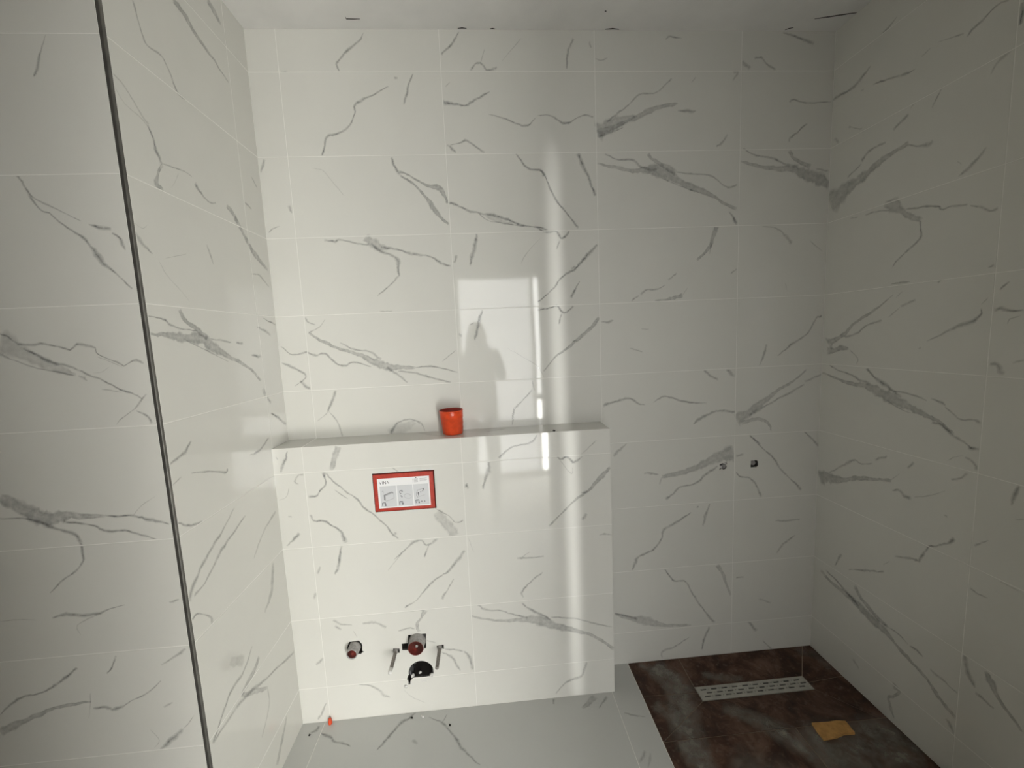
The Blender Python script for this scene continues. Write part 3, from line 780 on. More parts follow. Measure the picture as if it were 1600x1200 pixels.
def clip(poly, ax, lim, sign):
    out = []
    for i in range(len(poly)):
        a, b = poly[i], poly[(i+1) % len(poly)]
        da, db = sign*(a[ax]-lim), sign*(b[ax]-lim)
        if da <= 0: out.append(a)
        if (da < 0 < db) or (db < 0 < da):
            t = da/(da-db)
            out.append(tuple(a[k] + (b[k]-a[k])*t for k in range(3)))
    return out

def ribbons_for(surf, u0, u1, v0, v1):
    polys = []
    for idx, (quads, (a, b, c, d)) in enumerate(RIB.get(surf, ())):
        if b < u0 or a > u1 or d < v0 or c > v1: continue
        for q in quads:
            p = q
            for ax, lim, sg in ((0, u0, -1), (0, u1, 1), (1, v0, -1), (1, v1, 1)):
                p = clip(p, ax, lim, sg)
                if len(p) < 3: break
            if len(p) >= 3: polys.append([(*a3, 0.00010 + idx*2.5e-6) for a3 in p])
    return polys

def add_slab(bm, hw, hh, t=0.008, ch=0.0003):
    """tile body centred on 0, front face at z 0, thin chamfer"""
    rings = []
    for w, h, z in ((hw, hh, -t), (hw, hh, -ch), (hw-ch, hh-ch, 0)):
        rings.append([bm.verts.new((sx*w, sy*h, z)) for sx, sy in ((-1,-1),(1,-1),(1,1),(-1,1))])
    for a, b in zip(rings, rings[1:]):
        for k in range(4):
            bm.faces.new((a[k], a[(k+1) % 4], b[(k+1) % 4], b[k]))
    bm.faces.new(rings[-1]); bm.faces.new(rings[0][::-1])

SLAB_CACHE = {}
def tile(surf, u0, u1, v0, v1, parent, mats, cutters=None, borrow=None, edges=(1,1,1,1), name='tile'):
    """one tile of a surface; edges says on which side (left,right,bottom,top) it keeps half a joint"""
    g = GAP/2
    u0 += g*edges[0]; u1 -= g*edges[1]; v0 += g*edges[2]; v1 -= g*edges[3]
    cu, cv, hw, hh = (u0+u1)/2, (v0+v1)/2, (u1-u0)/2, (v1-v0)/2
    polys = ribbons_for(surf, u0+0.0007, u1-0.0007, v0+0.0007, v1-0.0007)
    polys = [[(p[0]-cu, p[1]-cv, p[2], p[3]) for p in q] for q in polys]
    if not polys and borrow:
        bs, bu, bv = borrow
        polys = ribbons_for(bs, bu-hw, bu+hw, bv-hh, bv+hh)
        polys = [[(p[0]-bu, p[1]-bv, p[2], p[3]) for p in q] for q in polys]
    key = (round(hw, 5), round(hh, 5), mats[0].name)
    if not polys and not cutters and key in SLAB_CACHE:
        o = bpy.data.objects.new(name, SLAB_CACHE[key]); COL.objects.link(o)
    else:
        bm = bmesh.new(); add_slab(bm, hw, hh)
        me = bpy.data.meshes.new(name); bm.to_mesh(me); bm.free()
        o = link(name, me)
        if not polys and not cutters: SLAB_CACHE[key] = me
        if cutters:
            o.matrix_world = FR[surf].matrix(cu, cv)
            boolean_mesh(o, cutters)
        bm = bmesh.new(); bm.from_mesh(o.data)
        lay = bm.verts.layers.float.new('vein')
        for f in bm.faces: f.material_index = 0; f.smooth = False
        for q in polys:
            vs = []
            for p in q:
                vv = bm.verts.new((p[0], p[1], p[3])); vv[lay] = p[2]; vs.append(vv)
            try:
                f = bm.faces.new(vs); f.material_index = 1
            except ValueError:
                pass
        o.data.materials.clear()
        for m in mats: o.data.materials.append(m)
        bm.to_mesh(o.data); bm.free()
    o.parent = parent
    o.matrix_world = FR[surf].matrix(cu, cv)
    return o

# ------------------------------------------------------------------ the room shell
TM = (M_TILE, M_VEIN)
def wall(name, b, label, mats=None):
    o = box_obj(name, b, mats or M_GROUT)
    return tag(o, label, 'wall', None, 'structure')

GD = 0.0004   # grout lies this far behind the tile faces

# holes cut through tiles and wall: polygons in (x, z)
def circle(cx, cz, r, n=28, ph=0):
    return [(cx + r*math.cos(2*math.pi*k/n+ph), cz + r*math.sin(2*math.pi*k/n+ph)) for k in range(n)]
PLATE = [(-0.9472, 0.8770), (-0.7112, 0.8770), (-0.7104, 1.0330), (-0.9478, 1.0325)]
SUPPLY = [(-1.1053, 0.3166), (-1.0960, 0.3420), (-1.0740, 0.3440), (-1.0559, 0.3447), (-1.0447, 0.3262), (-1.0470, 0.2990), (-1.0400, 0.2930), (-1.0490, 0.2905), (-1.0530, 0.2850), (-1.0638, 0.2869), (-1.0980, 0.2880)]
FLUSHH = [(-0.8605, 0.3486), (-0.7874, 0.3482), (-0.7920, 0.2842), (-0.8100, 0.2800), (-0.8450, 0.2800), (-0.8884, 0.2850), (-0.8884, 0.3139), (-0.8620, 0.3134)]
ROD_A = [(-0.9235, 0.2960), (-0.8995, 0.2935), (-0.8985, 0.2740), (-0.9255, 0.2770)]
ROD_B = [(-0.7480, 0.2900), (-0.7205, 0.2930), (-0.7195, 0.2735), (-0.7260, 0.2748), (-0.7470, 0.2760)]
DRAIN = circle(-0.8200, 0.2055 - 0.0, 0.0505, 28)
DRAIN = [(x, max(0.1575 + 0.0008*math.sin(37*x*100), 0.205 + (z-0.2055)*0.0 + (z-0.2055))) for x, z in circle(-0.8195, 0.1795, 0.0508, 30)]
JAG = [(-0.8725, 0.1715), (-0.8480, 0.1640), (-0.8540, 0.1570), (-0.8655, 0.1440), (-0.8665, 0.1290), (-0.8745, 0.1280), (-0.8735, 0.1420), (-0.8785, 0.1540)]
OUT_A = [(0.5300, 0.9000), (0.5345, 0.9140), (0.5310, 0.9260), (0.5420, 0.9290), (0.5640, 0.9330), (0.5660, 0.9260), (0.5560, 0.9235), (0.5640, 0.9150), (0.5610, 0.9050), (0.5500, 0.9005), (0.5400, 0.9060)]
OUT_B = [(0.6765, 0.9020), (0.6772, 0.9330), (0.7040, 0.9338), (0.7100, 0.9280), (0.7105, 0.9090), (0.7040, 0.9025)]

def cut(poly, y0, y1):
    return add_prism(bmesh.new(), poly, 'y', y0, y1)

# back wall
wb = wall('wall_back', (XL-0.10, XR+0.10, GD, 0.14, -0.05, ZC+0.05), 'tall back wall tiled in white marble-look porcelain with grey veins')
boolean_mesh(wb, [cut(OUT_A, -0.05, 0.07), cut(OUT_B, -0.05, 0.07)])
wb.data.materials.clear(); wb.data.materials.append(M_GROUT); wb.data.materials.append(M_CAVITY)
for f in wb.data.polygons:
    f.material_index = 1 if (GD+0.0005 < f.center.y < 0.08 and 0.4 < f.center.x < 0.8) else 0  # hole insides coloured near-black, painting the shade in them
XC = [XL, -1.2, -0.6, 0.0, 0.6, XR]
for i in range(5):
    for r in range(10):
        if i < 3 and ROWS[r+1] < ZL - 0.05: continue      # behind the half-height wall
        u0, u1 = XC[i], XC[i+1]
        cs = None
        if i == 4 and r == 3: cs = [cut(OUT_B, -0.05, 0.05)]
        if i == 3 and r == 3: cs = [cut(OUT_A, -0.05, 0.05)]
        tile('B', u0, u1, ROWS[r], ROWS[r+1], wb, TM, cs, edges=(i > 0, i < 4, r > 0, r < 9))

# half-height wall holding the cistern
wl = wall('wall_lower', (XL-0.02, XB-GD, YB+GD, 0.02, -0.03, ZL-GD), 'half-height tiled box wall with ledge and toilet connections')
pockets = [cut(p, YB-0.03, YB+d) for p, d in ((PLATE, 0.03), (SUPPLY, 0.11), (FLUSHH, 0.11), (ROD_A, 0.1), (ROD_B, 0.1), (DRAIN, 0.12), (JAG, 0.05))]
boolean_mesh(wl, pockets)
wl.data.materials.clear(); wl.data.materials.append(M_GROUT); wl.data.materials.append(M_CAVITY)
for f in wl.data.polygons:
    c = f.center
    f.material_index = 1 if (YB+0.009 < c.y < -0.001 and -1.2 < c.x < -0.6 and c.z < 1.05) else 0  # pocket faces coloured near-black, shade painted into the holes
XBX = [XL, -1.2, -0.6, XB]
ZBX = [0.0, 0.1535, 0.4535, 0.7535, 1.0535, ZL]
for i in range(3):
    for r in range(5):
        cs = None
        if i == 1:
            if r == 3: cs = [cut(PLATE, YB-0.03, YB+0.03)]
            if r == 1: cs = [cut(p, YB-0.03, YB+0.03) for p in (SUPPLY, FLUSHH, ROD_A, ROD_B, DRAIN, JAG)]
            if r == 0: cs = [cut(JAG, YB-0.03, YB+0.03)]
        tile('X', XBX[i], XBX[i+1], ZBX[r], ZBX[r+1], wl, TM, cs, edges=(i > 0, i < 2, r > 0, r < 4))
for r in range(5):
    tile('S', YB + 0.0085, 0, ZBX[r], ZBX[r+1] - (0.0083 if r == 4 else 0), wl, TM, edges=(0, 1, r > 0, r < 4))
for i in range(3):
    tile('T', XBX[i], XBX[i+1], YB + 0.0085, 0, wl, TM, edges=(i > 0, i < 2, 0, 1))

# left nook wall
wlf = wall('wall_left', (XL-0.50, XL-GD, YT+0.0084, 0.10, -0.03, ZC+0.03), 'left side wall of the nook, tiled in white marble-look porcelain')
for i, (a, b) in enumerate(((YT+0.0084, -0.131), (-0.131, 0.0))):
    for r in range(10):
        tile('L', a, b, ROWS[r], ROWS[r+1], wlf, TM, edges=(1, 1, r > 0, r < 9))

# left wall facing the camera
wff = wall('wall_front_left', (XF-0.1, XL-0.0086, YT+GD, YT+0.06, -0.03, ZC+0.03), 'tiled wall at far left facing the camera beside the dark trim')
XFF = [XF, -1.9104, XL-0.0086]
for i in range(2):
    for r in range(10):
        tile('F', XFF[i], XFF[i+1], ROWS[r], ROWS[r+1], wff, TM, edges=(1, 1, r > 0, r < 9), borrow=('B', 0.3 - 0.6*(r % 3), 1.5+0.3*((r+1) % 4)) if i == 0 else None)

# right wall
wr = wall('wall_right', (XR+GD, XR+0.12, YR-0.1, 0.1, -0.05, ZC+0.05), 'right side wall of the shower, tiled in white marble-look porcelain')
UR = [0.0, 0.595, 1.195, -YR]
for i in range(3):
    for r in range(10):
        tile('R', UR[i], UR[i+1], ROWS[r], ROWS[r+1], wr, TM, edges=(1, i < 2, r > 0, r < 9), borrow=('B', -0.3 + 0.6*((r+i) % 2), 1.5+0.3*((r+i) % 4)) if i == 2 else None)

# metal corner trim
tr = bmesh.new()
add_prism(tr, [(XL-0.0086, YT-0.0004), (XL-0.0012, YT-0.0004), (XL+0.0004, YT+0.0012), (XL+0.0004, YT+0.0078), (XL-0.005, YT+0.0078), (XL-0.0086, YT+0.005)], 'z', 0.0, ZC)
tag(bm_obj('trim_1', tr, M_TRIM), 'dark grey metal trim running up the outer tile corner at left', 'trim', None, 'structure')

# ceiling
ce = wall('ceiling', (XF-0.1, XR+0.1, YR-1.5, 0.1, ZC, ZC+0.1), 'white plastered ceiling above the tiled walls', M_PLASTER)
ce['category'] = 'ceiling'
def crack(pts, w):
    """a thin dark open joint in the plaster, drawn as a shallow sliver"""
    bm = bmesh.new()
    P = [Vector((x, y)) for x, y in pts]
    L, R = [], []
    for i, p in enumerate(P):
        t = (P[min(i+1, len(P)-1)] - P[max(i-1, 0)]).normalized(); n = Vector((-t.y, t.x))
        k = w * (0.25 if i in (0, len(P)-1) else 0.5)
        L.append(p + n*k); R.append(p - n*k)
    add_prism(bm, [tuple(v) for v in L + R[::-1]], 'z', ZC-0.0006, ZC+0.003)
    return bm_obj('crack', bm, M_CRACK, ce)
crack([(-0.926, -0.058), (-0.925, -0.049), (-0.900, -0.0485), (-0.877, -0.049)], 0.004)
crack([(-0.527, -0.006), (-0.51, -0.008), (-0.494, -0.006)], 0.005)
crack([(0.014, -0.0925), (0.0175, -0.093), (0.021, -0.0925)], 0.005)
crack([(0.042, -0.005), (0.07, -0.008), (0.098, -0.005)], 0.006)
crack([(0.775, -0.006), (0.785, -0.013), (0.800, -0.018)], 0.005)
crack([(0.850, -0.064), (0.90, -0.074), (0.95, -0.086), (0.993, -0.095)], 0.005)
crack([(-0.405, -0.004), (-0.395, -0.006), (-0.385, -0.004)], 0.005)

# floor
fl = bmesh.new()
add_box(fl, XF-0.1, 0.10, YR-1.5, 0.05, -0.12, -GD)
add_box(fl, 0.10, XR+0.1, YR-1.5, YR+0.02, -0.12, -GD)
fl = bm_obj('floor', fl, M_GROUT)
tag(fl, 'pale grey marble-look tiled floor in front of the half-height wall', 'floor', None, 'structure')
GM = (M_FLOOR, M_FVEIN)
XG = [XF, -1.2205, -0.0205, 0.0975]
for i in range(3):
    for a, b in ((-0.60, YB if i < 2 else -0.0), (-1.20, -0.60), (-1.80, -1.20)):
        if i == 0:
            tile('G', XL if a == -0.60 else XG[0], XG[1], a, b, fl, GM, edges=(0, 1, 1, b < -0.5), borrow=('B', 0.3, 1.8))
        else:
            tile('G', XG[i], XG[i+1], a, b, fl, GM, edges=(1, i < 2, 1, b < -0.5), borrow=('B', -0.3, 1.5))

# ------------------------------------------------------------------ brown marble shower floor
sb = bmesh.new(); add_box(sb, 0.0995, XR+0.02, YR+0.02, 0.02, -0.12, -0.034)
sh = bm_obj('floor_shower', sb, M_CAVITY)
tag(sh, 'dark brown marble shower floor sloping to a slotted drain', 'floor', None, 'structure')
DZ = -0.013
DX0, DX1, DY0, DY1 = 0.342, 0.836, -0.216, -0.146
SX0 = 0.1000
SH = [
    [(SX0, 0, 0), (0.342, 0, 0), (0.342, DY1, DZ), (0.342, -0.176, DZ), (SX0, -0.176, 0)],
    [(0.342, 0, 0), (0.955, 0, 0), (DX1, DY1, DZ), (0.342, DY1, DZ)],
    [(SX0, -0.176, 0), (0.342, -0.176, DZ), (0.342, DY0, DZ), (SX0, -0.375, 0)],
    [(0.342, DY0, DZ), (DX1, DY0, DZ), (0.965, -0.377, 0), (SX0, -0.375, 0)],
    [(0.955, 0, 0), (XR, 0, 0), (XR, -0.180, 0), (DX1, -0.180, DZ), (DX1, DY1, DZ)],
    [(DX1, -0.180, DZ), (XR, -0.180, 0), (XR, -0.377, 0), (0.965, -0.377, 0), (DX1, DY0, DZ)],
    [(SX0, -0.375, 0), (0.62, -0.376, 0), (0.62, -0.975, 0), (SX0, -0.975, 0)],
    [(0.62, -0.376, 0), (XR, -0.377, 0), (XR, -0.975, 0), (0.62, -0.975, 0)],
    [(SX0, -0.975, 0), (0.62, -0.975, 0), (0.62, -1.575, 0), (SX0, -1.575, 0)],
    [(0.62, -0.975, 0), (XR, -0.975, 0), (XR, -1.575, 0), (0.62, -1.575, 0)],
    [(SX0, -1.575, 0), (XR, -1.575, 0), (XR, YR+0.02, 0), (SX0, YR+0.02, 0)],
]
# dust and grout haze left on the brown tiles: soft bands (x, y, width) with opacity
DUST = [
    (0.75, [(0.20,-0.03,.09), (0.25,-0.09,.10), (0.27,-0.15,.11), (0.25,-0.22,.10), (0.22,-0.30,.10), (0.20,-0.40,.10), (0.20,-0.50,.07)]),
    (0.55, [(0.14,-0.01,.03), (0.20,-0.045,.035), (0.31,-0.09,.03)]),
    (0.75, [(0.24,-0.035,.022), (0.26,-0.06,.018), (0.27,-0.085,.02)]),
    (0.55, [(0.24,-0.17,.03), (0.30,-0.168,.03)]),
    (0.5, [(0.13,-0.21,.05), (0.18,-0.27,.06), (0.22,-0.33,.06)]),
    (0.55, [(0.40,-0.25,.05), (0.47,-0.30,.06), (0.53,-0.36,.08), (0.60,-0.44,.10), (0.66,-0.52,.10), (0.72,-0.60,.12)]),
    (0.75, [(0.52,-0.33,.025), (0.56,-0.385,.03), (0.58,-0.44,.03), (0.60,-0.50,.03)]),
    (0.6, [(0.62,-0.42,.12), (0.75,-0.46,.18), (0.88,-0.50,.22), (0.96,-0.56,.22)]),
    (0.6, [(0.86,-0.40,.08), (0.93,-0.42,.10), (0.98,-0.45,.10)]),
    (0.5, [(0.40,-0.09,.03), (0.50,-0.12,.035), (0.58,-0.13,.02)]),
    (0.45, [(0.90,-0.02,.04), (0.97,-0.06,.04), (0.975,-0.15,.03)]),
    (0.35, [(0.30,-0.45,.12), (0.42,-0.55,.16), (0.5,-0.65,.2)]),
]
def inset(poly, d):
    n = len(poly); c = [Vector(p) for p in poly]; out = []
    area = sum(c[i].x*c[(i+1) % n].y - c[(i+1) % n].x*c[i].y for i in range(n))
    sg = 1 if area > 0 else -1
    for i in range(n):
        a, b, e = c[i-1], c[i], c[(i+1) % n]
        t1 = (b-a).to_2d().normalized(); t2 = (e-b).to_2d().normalized()
        n1 = Vector((-t1.y, t1.x))*sg; n2 = Vector((-t2.y, t2.x))*sg
        m = n1 + n2; m = m / max(0.3, m.length_squared) * 2
        out.append(Vector((b.x + m.x*d, b.y + m.y*d, b.z)))
    return out
gr = bmesh.new()
for poly in SH:
    lo = [gr.verts.new((x, y, z-0.0015)) for x, y, z in poly]
    for i in range(1, len(lo)-1): gr.faces.new((lo[0], lo[i], lo[i+1]))
gro = bm_obj('grout', gr, M_SHGROUT, sh)
def tri_plane(poly):
    """triangle fan of a slightly folded polygon"""
    return [(poly[0], poly[i], poly[i+1]) for i in range(1, len(poly)-1)]
def z_at(tris, x, y):
    for a, b, c in tris:
        d = (b.y-c.y)*(a.x-c.x) + (c.x-b.x)*(a.y-c.y)
        if abs(d) < 1e-12: continue
        l1 = ((b.y-c.y)*(x-c.x) + (c.x-b.x)*(y-c.y))/d
        l2 = ((c.y-a.y)*(x-c.x) + (a.x-c.x)*(y-c.y))/d
        l3 = 1-l1-l2
        if min(l1, l2, l3) > -1e-4: return l1*a.z + l2*b.z + l3*c.z
    return None
for poly in SH:
    P = inset(poly, 0.0017)
    bm = bmesh.new()
    tris = tri_plane(P)
    top = {i: bm.verts.new(p) for i, p in enumerate(P)}
    bot = [bm.verts.new(p - Vector((0, 0, 0.009))) for p in P]
    for i in range(1, len(P)-1): bm.faces.new((top[0], top[i], top[i+1]))
    n = len(P)
    for i in range(n): bm.faces.new((top[i], bot[i], bot[(i+1) % n], top[(i+1) % n]))
    bm.faces.new(bot[::-1])
    bmesh.ops.recalc_face_normals(bm, faces=bm.faces[:])
    for f in bm.faces: f.material_index = 0
    lay = bm.verts.layers.float.new('vein')
    for di, (op, pts) in enumerate(DUST):
        C = catmull(pts, 5)
        T = np.gradient(C[:, :2], axis=0); T /= np.linalg.norm(T, axis=1)[:, None]
        N2 = np.stack([-T[:, 1], T[:, 0]], 1)
        rows = []
        for i in range(len(C)):
            e = op * (0 if i in (0, len(C)-1) else 1)
            rows.append([(*(C[i, :2] + N2[i]*C[i, 2]*k), a*e) for k, a in ((-.75, 0), (-.35, .8), (0, 1), (.35, .8), (.75, 0))])
        for i in range(len(C)-1):
            for k in range(4):
                q = [rows[i][k], rows[i+1][k], rows[i+1][k+1], rows[i][k+1]]
                for tr3 in tris:                       # clip against each triangle of the tile
                    p = q
                    ar = (tr3[1].x-tr3[0].x)*(tr3[2].y-tr3[0].y)-(tr3[2].x-tr3[0].x)*(tr3[1].y-tr3[0].y)
                    if abs(ar) < 1e-9: continue
                    sg = 1 if ar > 0 else -1
                    for a in range(3):
                        A, B = tr3[a], tr3[(a+1) % 3]
                        out = []
                        f = lambda pt: -sg*((B.x-A.x)*(pt[1]-A.y)-(B.y-A.y)*(pt[0]-A.x))
                        for m in range(len(p)):
                            p1, p2 = p[m], p[(m+1) % len(p)]
                            d1, d2 = f(p1), f(p2)
                            if d1 <= 0: out.append(p1)
                            if (d1 < 0 < d2) or (d2 < 0 < d1):
                                t = d1/(d1-d2); out.append(tuple(p1[w]+(p2[w]-p1[w])*t for w in range(3)))
                        p = out
                        if len(p) < 3: break
                    if len(p) >= 3:
                        zz = [z_at([tr3], a[0], a[1]) for a in p]
                        if None in zz: continue
                        vs = []
                        for a, z in zip(p, zz):
                            v = bm.verts.new((a[0], a[1], z + 0.0001 + di*4e-6)); v[lay] = a[2]; vs.append(v)
                        f2 = bm.faces.new(vs); f2.material_index = 1
                        f2.normal_update()
                        if f2.normal.z < 0: f2.normal_flip()
    me = bpy.data.meshes.new('tile'); bm.to_mesh(me); bm.free()
    link('tile', me, [M_BROWN, M_DUST], sh)

# slotted drain cover
dg = empty('shower_drain', (0.589, -0.181, -0.03), 'white slotted linear drain cover set in the brown shower floor', 'drain')
GX0, GX1, GY0, GY1 = 0.3445, 0.8335, -0.2135, -0.1485
plate = bm_obj('grate', add_box(bmesh.new(), GX0, GX1, GY0, GY1, DZ-0.003, DZ+0.0008), M_GRATE, dg)
cuts = bmesh.new()
for row, (yy, off) in enumerate(((-0.1635, 0.0), (-0.1800, 0.024), (-0.1965, 0.0))):
    for k in range(10):
        x = GX0 + 0.016 + off*0.75 + k*0.0468
        add_box(cuts, x - dg.location.x, x+0.026 - dg.location.x, yy-0.0034 - dg.location.y, yy+0.0034 - dg.location.y, DZ-0.02 - dg.location.z, DZ+0.02 - dg.location.z)
        if k < 9: add_box(cuts, x+0.0345 - dg.location.x, x+0.0385 - dg.location.x, yy-0.002 - dg.location.y, yy+0.002 - dg.location.y, DZ-0.02 - dg.location.z, DZ+0.02 - dg.location.z)
cm = bpy.data.meshes.new('cut'); bmesh.ops.recalc_face_normals(cuts, faces=cuts.faces[:])
bmesh.ops.translate(cuts, verts=cuts.verts[:], vec=dg.location)
bpy.context.view_layer.update()
boolean_mesh(plate, [cuts]); plate.data.materials.clear(); plate.data.materials.append(M_GRATE)
ch = bmesh.new()
for b in ((GX0-0.001, GX1+0.001, GY0-0.001, GY1+0.001, -0.0338, -0.032), (GX0-0.001, GX0+0.001, GY0-0.001, GY1+0.001, -0.032, DZ-0.0035), (GX1-0.001, GX1+0.001, GY0-0.001, GY1+0.001, -0.032, DZ-0.0035),
          (GX0+0.001, GX1-0.001, GY0-0.001, GY0+0.001, -0.032, DZ-0.0035), (GX0+0.001, GX1-0.001, GY1-0.001, GY1+0.001, -0.032, DZ-0.0035)):
    add_box(ch, *b)
bm_obj('channel', ch, M_BLACK, dg)
fr = bmesh.new()
for b in ((DX0+0.0008, GX0-0.0006, DY0+0.001, DY1-0.001), (GX1+0.0006, DX1-0.0008, DY0+0.001, DY1-0.001), (GX0-0.0006, GX1+0.0006, DY0+0.001, GY0-0.0006), (GX0-0.0006, GX1+0.0006, GY1+0.0006, DY1-0.001)):
    add_box(fr, *b, DZ-0.006, DZ-0.0002)
bm_obj('frame', fr, M_GRATE, dg)

# cardboard offcut
cb = bmesh.new()
cbp = [(0.690, -0.371), (0.752, -0.3745), (0.786, -0.3725), (0.821, -0.378), (0.8185, -0.402), (0.813, -0.427), (0.770, -0.4255), (0.735, -0.4335), (0.682, -0.436), (0.684, -0.402)]
add_prism(cb, cbp, 'z', 0.0008, 0.0075)
cbo = bm_obj('cardboard_scrap', cb, M_CARDBOARD)
tag(cbo, 'tan cardboard offcut lying flat on the dusty brown shower floor', 'cardboard')
fo = bmesh.new()
add_prism(fo, [(0.735, -0.4325), (0.7365, -0.4225), (0.768, -0.4155), (0.8145, -0.4185), (0.813, -0.426), (0.770, -0.4245)], 'z', 0.0075, 0.0105)
bm_obj('folded_flap', fo, M_CARDBOARD, cbo)

# ------------------------------------------------------------------ flush plate opening
fp = empty('flush_plate_cover', (-0.8298, YB, 0.9536), 'red plastic frame with white instruction card in the half-height wall', 'cover')
FX0, FX1, FZ0, FZ1 = -0.9462, -0.7158, 0.8778, 1.0278
CX0, CX1, CZ0, CZ1 = -0.9320, -0.7318, 0.8900, 1.0100
yf = YB + 0.0015
f = bmesh.new()
for b in ((FX0, FX1, CZ1, FZ1), (FX0, FX1, FZ0, CZ0), (FX0, CX0, CZ0, CZ1), (CX1, FX1, CZ0, CZ1)):
    add_box(f, b[0], b[1], yf, YB+0.026, b[2], b[3])
bmesh.ops.remove_doubles(f, verts=f.verts[:], dist=1e-6)
bm_obj('red_frame', f, M_RED, fp)
rim = bmesh.new()
for b in ((FX0+0.001, FX1-0.001, FZ1-0.003, FZ1-0.001), (FX0+0.001, FX1-0.001, FZ0+0.001, FZ0+0.003), (FX0+0.001, FX0+0.003, FZ0+0.003, FZ1-0.003), (FX1-0.003, FX1-0.001, FZ0+0.003, FZ1-0.003)):
    add_box(rim, b[0], b[1], yf-0.0022, yf, b[2], b[3])
bm_obj('raised_lip', rim, M_RED, fp)
yc = YB + 0.0026
card = bm_obj('instruction_card', add_box(bmesh.new(), CX0-0.001, CX1+0.001, yc, yc+0.002, CZ0-0.001, CZ1+0.001), M_CARD, fp)

def pr(name, m, shapes, dy=0.0004):
    """flat print on the card: shapes are polygons in card millimetres (x right, y down)"""
    bm = bmesh.new()
    for s in shapes:
        bm.faces.new([bm.verts.new((CX0 + x/1000, yc-dy, CZ1 - y/1000)) for x, y in s])
    bmesh.ops.translate(bm, verts=bm.verts[:], vec=-fp.location)
    for fc in bm.faces:
        fc.normal_update()
        if fc.normal.y > 0: fc.normal_flip()
    me = bpy.data.meshes.new(name); bm.to_mesh(me); bm.free()
    o = link(name, me, [m]); o.parent = card
    return o
def rc(x0, y0, x1, y1): return [(x0, y0), (x1, y0), (x1, y1), (x0, y1)]
def ln(x0, y0, x1, y1, w=0.9):
    d = math.hypot(x1-x0, y1-y0); nx, ny = -(y1-y0)/d*w/2, (x1-x0)/d*w/2
    return [(x0+nx, y0+ny), (x1+nx, y1+ny), (x1-nx, y1-ny), (x0-nx, y0-ny)]
def poly(pts, w=0.9, closed=False):
    q = list(pts) + ([pts[0]] if closed else [])
    return [ln(*a, *b, w) for a, b in zip(q, q[1:])]
def oval(cx, cy, rx, ry, rot=0, w=0.7, a0=0, a1=360, n=18):
    c, s = math.cos(rot), math.sin(rot); P = []
    for k in range(n+1):
        a = math.radians(a0 + (a1-a0)*k/n); x, y = rx*math.cos(a), ry*math.sin(a)
        P.append((cx + x*c - y*s, cy + x*s + y*c))
    return poly(P, w)
pr('print_panels', M_CARDGREY, [rc(8, 31, 70, 115), rc(74, 31, 133, 115), rc(137, 31, 195, 115)], 0.0003)
# word on the card
V = poly([(8, 11.5), (12.2, 22.5), (16.4, 11.5)], 1.5) + [ln(20, 11.5, 20, 22.5, 1.5)] + poly([(24.5, 22.5), (24.5, 11.5), (32, 22.5), (32, 11.5)], 1.5) + poly([(35.2, 22.5), (39.6, 11.5), (44, 22.5)], 1.5) + [ln(37, 18.8, 42.2, 18.8, 1.2)]
pr('print_word', M_INK, V)
tx = []
for k in range(5): tx += [ln(136, 9+3.2*k, 138.5, 9+3.2*k, 1.2), ln(141, 9+3.2*k, 156, 9+3.2*k, 1.1)]
for k in range(4): tx += [ln(163, 9+3.6*k, 191 - 5*(k % 2), 9+3.6*k, 1.0)]
pr('print_small_lines', M_INKMID, tx)
pr('print_dot', M_INK, [[(x, y) for x, y in [(149 + 2.3*math.cos(2*math.pi*k/12), 4.2 + 2.3*math.sin(2*math.pi*k/12)) for k in range(12)]]])
ic = poly([(22, 68), (52, 57), (58, 60)], 4.6) + poly([(23.5, 66), (23.5, 88)], 5.0)
pr('print_box_icon', M_INKMID, ic)
pr('print_box_outline', M_INKMID, poly([(27, 70), (56, 60.5), (60, 63), (60, 82), (29, 92), (27, 90)], 1.0, True) + poly([(15, 52), (20, 50), (20, 60)], 1.4))
pr('print_tool_icon', M_INK, oval(88, 58, 5.5, 6.5, 0.4, 1.6, 60, 330) + oval(92, 55, 3, 4, 0.2, 1.3, 0, 280) + poly([(84, 68), (89, 64)], 1.6) + poly([(84, 76), (87, 73), (92, 79), (88, 80)], 2.0))
pr('print_oval_icon', M_INKMID, oval(113, 77, 14, 9.5, 0.3, 0.8) + oval(112, 74, 9, 6, 0.3, 0.6, 170, 360))
pr('print_plate_icon', M_INKMID, poly([(149, 56), (178, 49)], 1.4) + oval(155, 71, 9, 14, 0.15, 1.1, 90, 250) + poly([(148, 84), (180, 76)], 0.8))
pr('print_plate_dots', M_INK, [rc(152, 65, 157, 70), rc(162, 62, 166, 65.5), rc(170, 58, 174, 61.5), rc(172, 51, 177, 55), rc(153, 71, 155.5, 77)])
pr('print_pink_mark', M_INKPINK, [ln(178, 57, 188, 56, 1.0)])
def corner_icon(x, y):
    return poly([(x, y+13), (x, y), (x+12, y), (x+12, y+9)], 2.2) + poly([(x+2.5, y+4), (x+9, y+4)], 1.2) + [[(x+8, y+8), (x+16, y+8), (x+12, y+15)]]
for cx_, cy_ in ((14, 98), (80, 97), (143, 95)):
    pr('print_corner_icon', M_INK, corner_icon(cx_, cy_))
for r_ in (rc(163, 99, 168, 105), rc(174, 99, 179, 105)):
    pr('print_grey_mark', M_INKMID, [r_])

